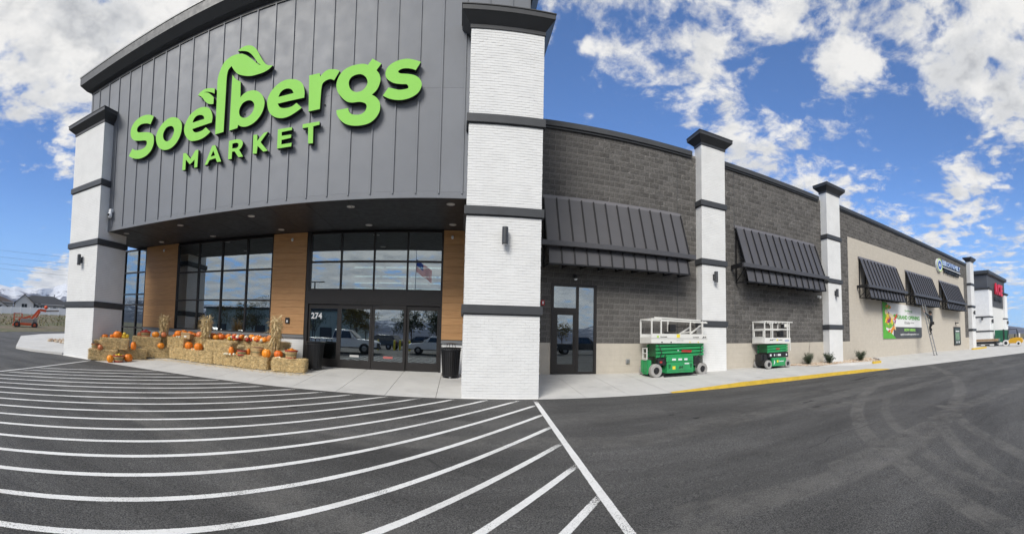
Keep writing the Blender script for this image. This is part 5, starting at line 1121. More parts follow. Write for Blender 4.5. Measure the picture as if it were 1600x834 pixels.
husks(-12.22, 10.05, top(-12.2, 10.05, 1) + .20, .2, .26, 'bunch of dried corn in the basket by the left pillar', 21)
husks(-6.98, 12.02, top(-6.98, 12.02, 1) + .15, .2, .30, 'bunch of pale husks in the shallow basket', 22); husks(-5.42, 12.40, top(-5.4, 12.4, 1), .2, .36, 'pale husk bunch between the right corn sheaf and the rightmost basket', 23, pm('pale_husk', (.70, .60, .38), .85, var=.2))

ls = MB(); r = random.Random(77)
for i in range(1500):
    f = r.random(); bx_, by_ = (lambda t_: (lerp_tab([(0, -12.2), (.18, -11.0), (.3, -10.3), (1, -4.5)], t_), lerp_tab([(0, 9.95), (.18, 11.3), (.3, 11.95), (1, 11.8)], t_)))(f)
    x, y = bx_ + r.gauss(0, .12), by_ - abs(r.gauss(0, .22)) + .1; y = max(y, 9.95); a = r.uniform(0, 6.28); L = r.uniform(.03, .10); c_, s_ = math.cos(a) * L, math.sin(a) * L; z = zap(x, y) + .003
    ls.add([(x - c_, y - s_, z + r.uniform(0, .006)), (x + s_ * .05, y - c_ * .05, z + .006), (x + c_, y + s_, z + r.uniform(0, .01)), (x - s_ * .05, y + c_ * .05, z + .002)], [(0, 1, 2, 3)])
tag(ls.build('spilled_straw', [M_STRAND], None, fixn=False), 'loose straw spilled on the pavement in front of the hay bales', 'straw', kind='stuff')
# ------------------------------------------------------------------ gravel bed and shrubs
gx0, gx1 = 13.9, 21.0
def gy(x): return lerp_tab([(13.9, 13.3), (14.8, 12.35), (16.0, 12.15), (18.8, 11.75), (19.6, 11.75), (20.4, 12.3), (21.0, 13.3)], x)
M_ROCK = [pm('gravel_%d' % i, c, .9, var=.25, vscale=15) for i, c in enumerate(((.50, .38, .27), (.58, .49, .38), (.40, .27, .18), (.62, .56, .48)))]
grv = MB(); r = random.Random(4)
for i in range(3200):
    x = r.uniform(gx0, gx1); y0 = gy(x)
    if y0 > 13.45: continue
    y = r.uniform(y0 + .05, 13.5); s = r.uniform(.022, .06); z = zap(x, y) + r.uniform(0, .03); a = r.uniform(0, 6.28); e = [s * r.uniform(.6, 1.1) for _ in range(6)]
    c_, s_ = math.cos(a), math.sin(a)
    P = [(e[0], 0, 0), (0, e[1], 0), (-e[2], 0, 0), (0, -e[3], 0), (.2 * s, .1 * s, e[4] * .7), (-.1 * s, 0, -e[5] * .5)]
    grv.add([(x + p[0] * c_ - p[1] * s_, y + p[0] * s_ + p[1] * c_, z + p[2]) for p in P], [(0, 1, 4), (1, 2, 4), (2, 3, 4), (3, 0, 4), (1, 0, 5), (2, 1, 5), (3, 2, 5), (0, 3, 5)], r.randrange(4))
tag(grv.build('gravel', M_ROCK, None, fixn=False), 'tan decorative gravel around the shrubs below the slim pillar', 'gravel', kind='stuff')
gk = MB(); xs = frange(14.8, 20.8, .4)
for a, b in zip(xs, xs[1:]):
    P = []
    for x in (a, b): y = gy(x); z = zap(x, y); h = .10 * min(1, max(0, (x - 15.2) / 1.6)); P.append([(x, y - .13, z - .02), (x, y - .11, z + h + .006), (x, y + .03, z + h + .008), (x, y + .03, z - .02)])
    gk.add(P[0] + P[1], [(0, 4, 5, 1), (1, 5, 6, 2), (2, 6, 7, 3)])
gk.build('bed_kerb', [M_CONC], pav)
MB().box(18.55, 19.35, 11.55, 11.635, zap(19, 11.6) - .02, zap(19, 11.6) + .125).build('yellow_mark', [M_YELLOW], pav)
M_LEAF = pm('shrub_leaf', (.038, .060, .028), .6, var=.4, vscale=14); M_TWIG = pm('twig', (.09, .06, .04), .9)
def shrub(x, y, h, w, label, seed, sprig=False):
    r = random.Random(seed); z = zap(x, y) + .02; t = empty('shrub', (x, y, z), label, 'shrub', 'low shrubs in the gravel bed'); st, lf = MB(), MB()
    for i in range(16):
        a = r.uniform(0, 6.28); q = r.uniform(.15, 1) * w; tp = Vector((q * math.cos(a), q * math.sin(a), h * r.uniform(.55, 1))); st.tube((0, 0, 0), tp, .008, 5, r2=.003)
        for k in range(120):
            f = r.uniform(.2, 1.02); p = tp * f + Vector((r.gauss(0, .05), r.gauss(0, .05), r.gauss(0, .045))); d = Vector((r.uniform(-1, 1), r.uniform(-1, 1), r.uniform(-.3, 1))).normalized(); s_ = d.orthogonal().normalized() * r.uniform(.012, .02); L = r.uniform(.03, .06); p.z = max(p.z, .01)
            lf.add([p, p + d * L * .5 + s_, p + d * L, p + d * L * .5 - s_], [(0, 1, 2, 3)])
    if sprig:
        st.tube((.03, 0, h * .6), (.14, .02, h * 1.7), .007, 5)
        for k in range(26): p = Vector((.06 + .09 * k / 26 + r.gauss(0, .015), .02, h * (.9 + k / 26))); d = Vector((r.uniform(-1, 1), r.uniform(-1, 1), .5)).normalized(); s_ = d.orthogonal() * .01; lf.add([p, p + d * .02 + s_, p + d * .04, p + d * .02 - s_], [(0, 1, 2, 3)])
    part(st, 'stems', M_TWIG, t)['kind'] = 'stuff'; o = lf.build('foliage', [M_LEAF], t, world=False, fixn=False); o['kind'] = 'stuff'
shrub(14.95, 13.0, .58, .29, 'dark shrub with one tall sprig, nearest the small green lift', 1, True); shrub(16.42, 12.85, .54, .30, 'dark round shrub just left of the slim white pillar', 2); shrub(19.25, 12.85, .56, .31, 'dark shrub on the gravel right of the slim white pillar', 3)
# ------------------------------------------------------------------ ladder and worker
M_ALU = pm('aluminium', (.42, .42, .42), .4, metal=.6, var=.1); LB, LT = Vector((27.46, 11.80, zap(27.46, 11.8))), Vector((27.56, 12.66, 3.98))
ld = empty('ladder', LB, 'aluminium ladder leaning against the middle awning on the beige wall', 'ladder')
LD = LT - LB; ux = Vector((1, -.1, 0)).normalized()
for s in (-1, 1): part(MB().bar(ux * .2 * s, LD + ux * .18 * s, .03, .075), 'rail', M_ALU, ld); part(MB().box(-.04, .04, -.06, .06, 0, .03), 'foot', M_BLACK, ld).location = ux * .2 * s
for k in range(1, 13): c = LD * (k / 12.8); part(MB().tube(c - ux * .19, c + ux * .19, .016, 8), 'rung', M_ALU, ld)
wm = MB(); wm.add([(26.3, 11.45, 0), (28.2, 11.35, 0), (28.2, 11.75, 0), (26.3, 11.8, 0)], [(0, 1, 2, 3)]); wm.v = [(x, y, zap(x, y) + .006) for x, y, z in wm.v]; wm.build('white_mark', [M_STRIPE], pav)
def person(loc):
    t = empty('person', loc, 'person in dark work clothes and cap standing on the ladder, reaching up to the awning', 'person')
    verts = {'pelvis': (0, 0, .92, .135), 'waist': (.0, .02, 1.06, .125), 'chest': (0, .06, 1.30, .15), 'neck': (0, .08, 1.47, .062), 'headb': (0, .10, 1.56, .085), 'head': (0, .10, 1.68, .095),
         'hl': (-.10, 0, .88, .098), 'kl': (-.12, .13, .50, .068), 'al': (-.12, .02, .10, .046), 'tl': (-.12, .17, .05, .04), 'hr': (.10, 0, .88, .098), 'kr': (.13, .20, .60, .068), 'ar': (.13, .06, .38, .046), 'tr': (.13, .20, .33, .04),
         'sl': (-.19, .06, 1.40, .072), 'el': (-.30, .26, 1.56, .048), 'wl': (-.22, .46, 1.74, .034), 'sr': (.19, .06, 1.40, .072), 'er': (.27, .22, 1.22, .048), 'wr': (.17, .40, 1.38, .034)}
    E = [('pelvis', 'waist'), ('waist', 'chest'), ('chest', 'neck'), ('neck', 'headb'), ('headb', 'head'), ('pelvis', 'hl'), ('hl', 'kl'), ('kl', 'al'), ('al', 'tl'), ('pelvis', 'hr'), ('hr', 'kr'), ('kr', 'ar'), ('ar', 'tr'), ('chest', 'sl'), ('sl', 'el'), ('el', 'wl'), ('chest', 'sr'), ('sr', 'er'), ('er', 'wr')]
    nm = list(verts); pts = [verts[n_][:3] for n_ in nm]; rad = [verts[n_][3] for n_ in nm]; ed_ = [(nm.index(a), nm.index(b)) for a, b in E]
    for w_, sgn in (('wl', -1), ('wr', 1)):
        w0 = Vector(verts[w_][:3]); pi = len(pts); pts.append(tuple(w0 + Vector((0, .05, .06)))); rad.append(.03); ed_.append((nm.index(w_), pi))
        for k in range(4): dx = (k - 1.5) * .018; pts.append(tuple(w0 + Vector((dx, .09, .11)))); rad.append(.009); pts.append(tuple(w0 + Vector((dx, .115, .13 - .01 * abs(k - 1))))); rad.append(.008); ed_.append((pi, len(pts) - 2)); ed_.append((len(pts) - 2, len(pts) - 1))
        pts.append(tuple(w0 + Vector((-sgn * .045, .05, .06)))); rad.append(.010); ed_.append((pi, len(pts) - 1))
    me = bpy.data.meshes.new('body'); me.from_pydata(pts, ed_, []); o = link('body', me, t, world=False)
    md = o.modifiers.new('skin', 'SKIN'); me.skin_vertices.new() if not me.skin_vertices else None
    for i, v in enumerate(me.skin_vertices[0].data): v.radius = (rad[i], rad[i] * (.8 if i in (1, 2) else 1)); v.use_root = (i == 0)
    md.use_smooth_shade = True; sb = o.modifiers.new('sub', 'SUBSURF'); sb.levels = 2; sb.render_levels = 2
    dg = bpy.context.evaluated_depsgraph_get(); m2 = bpy.data.meshes.new_from_object(o.evaluated_get(dg)); o.modifiers.clear(); o.data = m2
    skin = pm('skin', (.45, .26, .18), .6); shirt = pm('navy_shirt', (.020, .028, .036), .85, var=.3, vscale=12); pants = pm('black_trousers', (.010, .010, .011), .85, var=.3, vscale=12); boot = pm('boots', (.02, .017, .014), .7)
    m2.materials.clear()
    for q in (skin, shirt, pants, boot): m2.materials.append(q)
    for p in m2.polygons:
        c = p.center; arm = abs(c.x) > .2 and c.z > 1.1
        lowr = c.x > 0.03
        p.material_index = 3 if (c.z < .16 and c.x < 0) or (c.z < .42 and lowr) else 2 if c.z < .99 else 0 if (c.z > 1.49 and abs(c.x) < .12 and c.y < .2) or (c.y > .42 and c.z > 1.3) else 1
    part(MB().lathe([(.118, 0), (.116, .05), (.09, .10), (.001, .125)], (0, .10, 1.70), 16).box(-.07, .07, .19, .29, 1.70, 1.712), 'cap', pants, t, smooth=False)
    part(MB().lathe([(.11, -.11), (.118, -.02), (.115, .01)], (0, .085, 1.70), 14, sx=.95), 'hair', pm('dark_hair', (.03, .02, .014), .8), t, smooth=True)
    part(MB().box(-.02, .02, .185, .22, 1.62, 1.66), 'nose', skin, t, .008)
    for s in (-1, 1): part(MB().lathe([(.001, -.012), (.012, 0), (.001, .012)], (s * .035, .19, 1.675), 8), 'eye', M_OFFW, t)
    part(MB().box(.14, .26, -.09, .07, .78, 1.0), 'tool_pouch', pm('leather', (.03, .022, .016), .8), t, .02)
    return t
c = LB + LD * (5 / 12.8); person((c.x, c.y - .12, c.z + .015 - .04))
# ------------------------------------------------------------------ hardware store next door
HX0, HX1, HY = 68.3, 82.3, 18.9
hb = empty('hardware_store_building', (75, HY, zlot(HY)), 'grey and white hardware store with flat cornice at the far right', 'building')
z0 = zlot(HY) - .1
MB().box(HX0 + .3, HX1 - .3, HY + .5, 44, z0, 9.2).build('store_wall', [pm('store_wall_white', (.66, .66, .64), .7, var=.05)], hb)
MB().box(42.5, HX0 + .2, 26, 44, z0, 8.6).build('link_wall', [M_BEIGE], hb)
M_DPAN = pm('dark_metal_panel', (.085, .088, .095), .55, var=.05); MB().box(HX0 + .55, HX1 - .55, HY + .35, 34, 6.9, 12.3).build('metal_tower', [M_DPAN], hb)
crown(hb, HX0 + .55, HX1 - .55, HY + .35, 34, 12.25, .45, .3, .45)
for i in range(1, 18): x = HX0 + .55 + i * .72; MB().box(x - .015, x + .015, HY + .31, HY + .35, 7.0, 12.2).build('batten', [M_DPAN], hb)
def plain_pillar(x0, w, y0, y1):
    p = MB().box(x0, x0 + w, y0, y1, z0, 9.6).build('pillar', [M_WHITE], hb)
    for z in (2.25, 4.75): MB().box(x0 - .07, x0 + w + .07, y0 - .07, y1 + .07, z, z + .24).build('band', [M_TRIM], p)
    c = MB(); q = lambda o: (x0 - o, x0 + w + o, y0 - o, y1 + o); c.frust(q(.03), 9.6, q(.28), 9.85); c.frust(q(.285), 9.85, q(.285), 10.0); c.build('cap', [M_CAP], p)
plain_pillar(HX0, 2.2, HY, 25.9); plain_pillar(HX1 - 2.2, 2.2, HY, 25.9)
MB().box(HX0 + 2.2, HX0 + 4.3, HY + 1.2, HY + 1.4, z0, 6.9).build('wood_cladding', [M_WOOD], hb); MB().box(HX1 - 4.3, HX1 - 2.2, HY + 1.2, HY + 1.4, z0, 6.9).build('wood_cladding', [M_WOOD], hb)
MB().box(HX0 + 4.3, HX1 - 4.3, HY + 1.3, HY + 1.36, z0, 6.9).build('shop_glass', [M_GLASS], hb)
M_ACE = pm('sign_red', (.62, .02, .05), .45, var=.05); M_DGREY = pm('sign_dark', (.03, .03, .032), .5)
hs = empty('hardware_sign', (75.5, HY + .3, 8.2), 'red channel-letter sign with small dark lettering on the far grey store', 'sign')
spell('ACE', 72.8, 78.8, 9.2, 11.35, .25, HY - .05, M_ACE, M_ACE, hs, .06)
spell('HARDWARE', 72.8, 78.4, 8.05, 8.75, .15, HY + .1, M_DGREY, M_DGREY, hs, .03)
for x, y, lb in ((HX0 + 1.1, HY, 'dark lamp on the near white pillar of the hardware store'), (HX1 - 1.1, HY, 'dark lamp on the far white pillar of the hardware store')):
    t = empty('wall_lamp', (x, y, 4.1), lb, 'lamp', 'lamps of the hardware store'); MB().lathe([(.001, -.35), (.16, -.35), (.16, .35), (.001, .35)], (x, y - .25, 4.1), 14).build('housing', [M_LAMP], t); MB().box(x - .08, x + .08, y - .2, y, 4.0, 4.2).build('bracket', [M_LAMP], t)
t = empty('wall_lamp', (HX0, 20.2, 4.9), 'dark lamp on the side wall of the hardware store, beside the last slim pillar', 'lamp', 'lamps of the hardware store'); MB().lathe([(.001, -.3), (.16, -.3), (.16, .3), (.001, .3)], (HX0 - .25, 20.2, 4.6), 14).build('housing', [M_LAMP], t); MB().box(HX0 - .2, HX0, 20.12, 20.28, 4.5, 4.7).build('bracket', [M_LAMP], t)
gb = empty('green_container', (70.5, 18.2, z0), 'dark green storage container standing before the hardware store', 'container'); M_CGRN = pm('container_green', (.02, .14, .07), .5, var=.15)
MB().box(70.2, 73.4, 16.9, 18.6, z0 + .1, 2.5).build('body', [M_CGRN], gb, bevel=.03)
for i in range(12): x = 70.3 + i * .27; MB().box(x, x + .1, 16.86, 16.9, z0 + .2, 2.4).build('rib', [M_CGRN], gb)
for y in (17.1, 17.5, 17.9, 18.3): MB().box(70.16, 70.2, y - .05, y + .05, z0 + .2, 2.4).build('rib', [M_CGRN], gb)
# ------------------------------------------------------------------ forklift, flat stack
M_FLY = pm('forklift_yellow', (.66, .36, .02), .45, var=.1); M_PALET = pm('white_rim', (.7, .69, .66), .6)
def forklift(loc, rz):
    t = empty('forklift', loc, 'yellow forklift with black mast and white wheel rims at the far right', 'forklift', None, rz)
    # local x = forwards (towards forks)
    for x, r in ((.75, .40), (-.85, .30)):
        for y in (-.5, .5): wheel(t, x, y, r, r, .26, tyre=M_PALET, hub=M_MACH)
    part(MB().prism([(.95, .35), (.95, .62), (.35, .72), (.2, .95), (-.55, 1.08), (-1.2, 1.02), (-1.38, .75), (-1.36, .42), (-1.1, .35)], -.52, .52, 'y'), 'body', M_FLY, t, .03)
    part(MB().box(-.35, .12, -.25, .25, .95, 1.05).box(-.42, -.32, -.25, .25, 1.05, 1.5), 'seat', M_MACH, t, .03)
    for y in (-.45, .45):
        part(MB().bar((.62, y, .65), (.42, y, 2.12), .06, .06), 'cage_post', M_MACH, t); part(MB().bar((-.80, y, 1.05), (-.62, y, 2.12), .06, .06), 'cage_post', M_MACH, t)
        part(MB().bar((.45, y, 2.12), (-.65, y, 2.12), .06, .06), 'roof_rail', M_MACH, t)
        part(MB().box(.98, 1.10, y * .75 - .05, y * .75 + .05, .10, 2.15), 'mast_rail', M_MACH, t); part(MB().box(1.15, 2.2, y * .7 - .06, y * .7 + .06, .12, .17), 'fork', M_MACH, t)
    for k in range(5): part(MB().box(-.62 + k * .25, -.58 + k * .25, -.44, .44, 2.10, 2.14), 'roof_bar', M_MACH, t)
    part(MB().box(1.1, 1.16, -.5, .5, .2, .75), 'carriage', M_MACH, t); part(MB().box(.98, 1.08, -.29, .29, .9, 1.0), 'mast_tie', M_MACH, t); part(MB().box(.98, 1.08, -.29, .29, 2.05, 2.15), 'mast_tie', M_MACH, t); part(MB().lathe([(.10, -.01), (.13, -.01), (.13, .01), (.10, .01), (.10, -.01)], (.32, 0, 1.22), 14).tube((.32, 0, 1.22), (.5, 0, .8), .02, 6), 'steering_wheel', M_MACH, t)
    part(MB().lathe([(.001, 0), (.12, 0), (.12, .5), (.001, .5)], (-.95, .2, 1.08), 12), 'gas_bottle', M_PALET, t)
    part(MB().box(-.9, -.5, -.54, -.522, .7, .86), 'side_panel', M_MACH, t)
forklift((50.7, 11.2, zap(50.7, 11.2) + .01), R(96))
fs = empty('lumber_stack', (50.4, 14.2, zap(50.4, 14.2)), 'low stack of boards and dark bundles in front of the forklift', 'lumber stack'); M_LUM = pm('lumber', (.42, .28, .16), .8, var=.2, objvar=.25)
for i in range(6):
    for k in range(3): part(MB().box(-.9 + i * .3, -.62 + i * .3, -1.3, 1.9, .62 + k * .10, .71 + k * .10), 'board', M_LUM if i < 3 else M_STEEL, fs)
part(MB().box(-.95, .95, -1.2, 1.7, .30, .58), 'dark_bundle', M_MACH, fs, .03); part(MB().box(-.9, .9, -.9, 1.9, .22, .30), 'pallet', M_PALET, fs); 
for y in (-1.0, .2, 1.4): part(MB().box(-.9, .9, y - .06, y + .06, 0, .22), 'bearer', M_MACH, fs)
yk = MB(); yk.box(38.7, 43.6, 12.55, 12.72, .05, .30); tag(yk.build('yellow_kerb', [M_YELLOW], pav), 'yellow kerb at the foot of the last slim pillar')
# ------------------------------------------------------------------ far left: fence, houses, boom lift, wires
M_VINYL = pm('white_vinyl', (.86, .86, .86), .5, var=.04)
fa0, fa1 = Vector((-101.5, 28.0)), Vector((-79.5, 69.0)); fd = (fa1 - fa0).normalized(); nf = int((fa1 - fa0).length / 2.4)
fe = empty('vinyl_fence', (-90, 49, 2.5), 'long white vinyl fence in front of the houses at the far left', 'fence')
for i in range(nf + 1):
    p = fa0 + fd * 2.4 * i; q = fa0 + fd * 2.4 * (i + 1); z = lerp_tab([(0, 2.35), (nf, 3.6)], i)
    MB().box(p.x - .07, p.x + .07, p.y - .07, p.y + .07, z - .8, z + 1.78).build('post', [M_VINYL], fe)
    if i < nf: MB().bar((p.x, p.y, z + .82), (q.x, q.y, z + .87), .05, 1.66).build('fence_panel', [M_VINYL], fe)
M_ROOF1 = pm('brown_shingle', (.062, .046, .040), .9, var=.25, vscale=8, bump=.4, bscale=8); M_ROOF2 = pm('charcoal_shingle', (.045, .047, .052), .9, var=.25, vscale=8, bump=.4, bscale=8); M_SID1 = pm('cream_siding', (.42, .41, .39), .7, var=.06); M_SID2 = pm('white_siding', (.62, .62, .62), .7, var=.05); M_WIN = pm('dark_window', (.02, .025, .03), .15, var=.3)
def house(cx, cy, zb, rz, w, dp, h, roof_h, side, roof, label, gable=None, hip=True):
    t = empty('house', (cx, cy, zb), label, 'house', 'houses beyond the fence', rz)
    part(MB().box(-w / 2, w / 2, -dp / 2, dp / 2, -1.5, h), 'wall', side, t)
    o = .5; b = MB(); i = dp / 2 if hip else 0
    v = [(-w / 2 - o, -dp / 2 - o, h), (w / 2 + o, -dp / 2 - o, h), (w / 2 + o, dp / 2 + o, h), (-w / 2 - o, dp / 2 + o, h), (-w / 2 + i, 0, h + roof_h), (w / 2 - i, 0, h + roof_h)]
    b.add(v, [(0, 1, 5, 4), (2, 3, 4, 5), (1, 2, 5), (3, 0, 4), (3, 2, 1, 0)]); rf = part(b, 'roof', roof, t)
    part(MB().box(w * .2, w * .2 + .5, -.3, .2, h + roof_h * .4, h + roof_h + .7), 'chimney', M_SID2, rf)
    part(MB().box(-w / 2 - o, w / 2 + o, -dp / 2 - o - .04, -dp / 2 - o, h - .22, h), 'fascia', M_SID2, t)
    for gx, gw, gh, gz in (gable or []):
        g = MB(); g.prism([(gx - gw / 2, -1.5), (gx + gw / 2, -1.5), (gx + gw / 2, gz), (gx, gz + gh), (gx - gw / 2, gz)], -dp / 2 - 2.2, -dp / 2 + .5, 'y'); gg = part(g, 'gable', M_SID2, t)
        for s in (-1, 1):
            q = MB(); q.add([(gx, -dp / 2 - 2.7, gz + gh + .12), (gx + s * (gw / 2 + .5), -dp / 2 - 2.7, gz - .35), (gx + s * (gw / 2 + .5), dp / 2 * .2, gz - .35), (gx, dp / 2 * .2, gz + gh + .12), (gx, -dp / 2 - 2.7, gz + gh - .06), (gx + s * (gw / 2 + .5), -dp / 2 - 2.7, gz - .53), (gx + s * (gw / 2 + .5), dp / 2 * .2, gz - .53), (gx, dp / 2 * .2, gz + gh - .06)], [(0, 1, 2, 3), (4, 7, 6, 5), (0, 4, 5, 1), (1, 5, 6, 2), (2, 6, 7, 3)]); part(q, 'gable_roof', roof, gg)
        for dz in ([.4, gz * .55] if gz > 4 else [gz * .35]):
            for sx in (-.55, .55): wn = part(MB().box(gx + sx * .9 - .45, gx + sx * .9 + .45, -dp / 2 - 2.24, -dp / 2 - 2.2, dz + .6, dz + 1.8), 'window', M_WIN, gg); part(MB().box(gx + sx * .9 - .55, gx + sx * .9 + .55, -dp / 2 - 2.27, -dp / 2 - 2.24, dz + .5, dz + .6), 'sill', M_VINYL, wn) if False else None
    for k in range(3):
        x = w * (.05 + .17 * k); part(MB().box(x - .5, x + .5, -dp / 2 - .03, -dp / 2 + .02, 1.2, 2.5), 'window', M_WIN, t)
house(-138.0, 61.5, 3.7, R(62), 18, 11, 4.0, 2.5, M_SID1, M_ROOF1, 'low house with a brown hipped roof behind the fence at the far left edge', [(4.5, 5, 1.6, 2.6)])
house(-128.5, 79, 4.2, R(58), 20, 12, 3.3, 3.3, M_SID1, M_ROOF2, 'white gabled house with a charcoal roof behind the fence, next to the left pillar', [(-6.2, 6.5, 2.9, 3.4), (-1.0, 3.4, 1.2, 2.2)])
house(-160, 52, 4.4, R(62), 14, 10, 4.6, 2.8, M_SID2, M_ROOF2, 'house with a grey roof farther back behind the brown-roofed one')
M_ORG = pm('lift_orange', (.55, .085, .025), .5, var=.15); M_GRYM = pm('grey_machine', (.30, .27, .25), .6, var=.25, vscale=6)
bl = empty('boom_lift', (-40.9, 23.2, .55), 'orange boom lift parked at the field edge at the far left', 'boom lift', None, R(58))
for x in (-1.1, .9):
    for y in (-.75, .75): wheel(bl, x, y, .36, .36, .3, tyre=M_MACH, hub=M_ORG)
part(MB().box(-1.5, 1.3, -.7, .7, .28, .55).box(-1.6, -1.2, -.85, .85, .15, .4), 'chassis', M_ORG, bl, .03); part(MB().box(-.7, .75, -.65, .65, .58, 1.05).box(.75, 1.15, -.5, .5, .58, 1.2), 'turntable', M_GRYM, bl, .03)
part(MB().bar((.4, .1, .95), (1.35, .1, 2.15), .22, .26).bar((.75, -.15, .8), (1.45, -.05, 1.95), .16, .18), 'riser_boom', M_ORG, bl); part(MB().bar((1.35, .1, 2.15), (2.15, .1, 2.05), .22, .26), 'upper_boom', M_ORG, bl); part(MB().bar((2.15, .1, 2.05), (3.6, .1, 2.15), .14, .18), 'jib', M_GRYM, bl); part(MB().lathe([(.001, -.22), (.16, -.16), (.22, 0), (.16, .16), (.001, .22)], (2.1, -.1, 2.45), 12), 'orange_flag_ball', pm('safety_orange', (.8, .10, .03), .5), bl, smooth=True)
part(MB().bar((-1.0, .0, .9), (.4, .1, 1.35), .2, .22), 'lower_boom', M_ORG, bl)
for a, b in (((-1.5, -.6, .65), (-1.5, -.6, 1.6)), ((-1.5, .6, .65), (-1.5, .6, 1.6)), ((-.6, -.6, .65), (-.6, -.6, 1.6)), ((-.6, .6, .65), (-.6, .6, 1.6)), ((-1.5, -.6, 1.6), (-.6, -.6, 1.6)), ((-1.5, .6, 1.6), (-.6, .6, 1.6)), ((-1.5, -.6, 1.6), (-1.5, .6, 1.6)), ((-1.5, -.6, 1.15), (-.6, -.6, 1.15))): part(MB().bar(a, b, .06, .06), 'basket_rail', M_ORG, bl)
M_WIRE = pm('wire', (.10, .11, .13), .6); pr_ = random.Random(3)
for i, (za, zb) in enumerate(((33.5, 31.2), (30.2, 28.3), (26.8, 25.0), (24.3, 22.6))):
    a, b = Vector((-196, 75, za + 4)), Vector((-110, 190, zb + 4)); mb = MB(); pts = []
    for k in range(13): f = k / 12; p = a.lerp(b, f); p.z -= 3.2 * (1 - (2 * f - 1) ** 2); pts.append(p)
    mb.path(pts, .045, 5); tag(mb.build('power_line', [M_WIRE]), ['topmost', 'second', 'third', 'lowest'][i] + ' thin power line across the sky left of the tower', 'power line', 'power lines')
sc_ = MB(); r = random.Random(9)
for i in range(900):
    a = r.uniform(0, 1); p = Vector((-46, 20)).lerp(Vector((-84, 66)), a * a); p = Vector((p.x + r.gauss(0, 9), p.y + r.gauss(0, 6)))
    if p.x > -44 and p.y < 28: continue
    h = r.uniform(.12, .4); z = tz(p.x, p.y) - .03
    for k in range(5): an = r.uniform(0, 6.28); w = h * .8; c, s = math.cos(an) * w, math.sin(an) * w; sc_.add([(p.x - s * .2, p.y + c * .2, z), (p.x + s * .2, p.y - c * .2, z), (p.x + c, p.y + s, z + h)], [(0, 1, 2)], k % 2)
tag(sc_.build('field_weeds', [pm('dry_weed', (.23, .19, .09), .9, var=.3), pm('green_weed', (.10, .12, .045), .9, var=.3)], None, fixn=False), 'low dry and green weeds on the far left field', 'weeds', kind='stuff')
rk = MB()
for i in range(240):
    x, y = r.uniform(-20.5, -17.2), r.uniform(13.0, 14.8); s = r.uniform(.05, .14); z = zlot(y) + .12
    rk.add([(x - s, y, z), (x, y - s, z), (x + s, y, z), (x, y + s, z), (x, y, z + s * 1.3)], [(0, 1, 4), (1, 2, 4), (2, 3, 4), (3, 0, 4)], r.randrange(4))
tag(rk.build('decorative_rocks', M_ROCK, None, fixn=False), 'patch of tan rocks on the concrete left of the leftmost pillar', 'rocks', kind='stuff')
# ------------------------------------------------------------------ mountains all round the valley
def mountains():
    r = random.Random(2); n, rows = 720, 10
    tab = [(-180, .04), (-150, .06), (-120, .085), (-100, .082), (-75, .078), (-64.5, .080), (-61, .079), (-57, .088), (-52, .092), (-40, .08), (-20, .06), (20, .04), (50, .032), (66, .030), (76, .0275), (80, .018), (86, .022), (100, .03), (120, .05), (138, .075), (146, .095), (155, .06), (165, .035), (180, .04)]
    def nz(a, f, s): return sum(math.sin(a * f * k * 1.7 + s * k) / k for k in (1, 2, 3, 5, 8))
    v, f = [], []
    for j in range(rows):
        t = j / (rows - 1)
        for i in range(n):
            a = 2 * math.pi * i / n - math.pi; e = lerp_tab(tab, math.degrees(a)); rad = 2700 + 1500 * t + 70 * nz(a, 9 + j, j * 1.3)
            ridge = (1 + .045 * nz(a, 23, 1.0) + .018 * nz(a, 61, .5)); h = e * (rad) * (t ** 1.1) * (ridge if t > .2 else 1) + (1 - t) * 3
            h += 15 * nz(a, 29 + 2 * j, j * 2.1) * (t if t < .95 else .2) * e * 9
            v.append((rad * math.sin(a), rad * math.cos(a), max(h, -6) if j else -20))
    for j in range(rows - 1):
        for i in range(n): f.append((j * n + i, j * n + (i + 1) % n, (j + 1) * n + (i + 1) % n, (j + 1) * n + i))
    m = bpy.data.materials.new('mountain_rock'); m.use_nodes = True; nt = m.node_tree; b = nt.nodes['Principled BSDF']; tc = nd(nt, 'ShaderNodeTexCoord').outputs['Object']; z = nd(nt, 'ShaderNodeSeparateXYZ', {0: tc}).outputs[2]
    n1 = noise(nt, vm(nt, 'MULTIPLY', tc, (1, 1, 2.2)), .007, 8, .65); sn = mapr(nt, mth(nt, 'ADD', mth(nt, 'MULTIPLY', z, .0011), n1), .66, .80)
    rock = mixc(nt, mapr(nt, noise(nt, tc, .012, 8, .7), .35, .65), (.065, .07, .095), (.15, .145, .165)); c = mixc(nt, mth(nt, 'MULTIPLY', sn, .8), rock, (.78, .80, .84)); nt.links.new(c, b.inputs['Base Color']); b.inputs['Roughness'].default_value = 1.0; b.inputs['Specular IOR Level'].default_value = 0
    mb = MB(); mb.v = v; mb.f = f; mb.m = [0] * len(f); tag(mb.build('mountains', [m], smooth=True), kind='structure')
mountains()
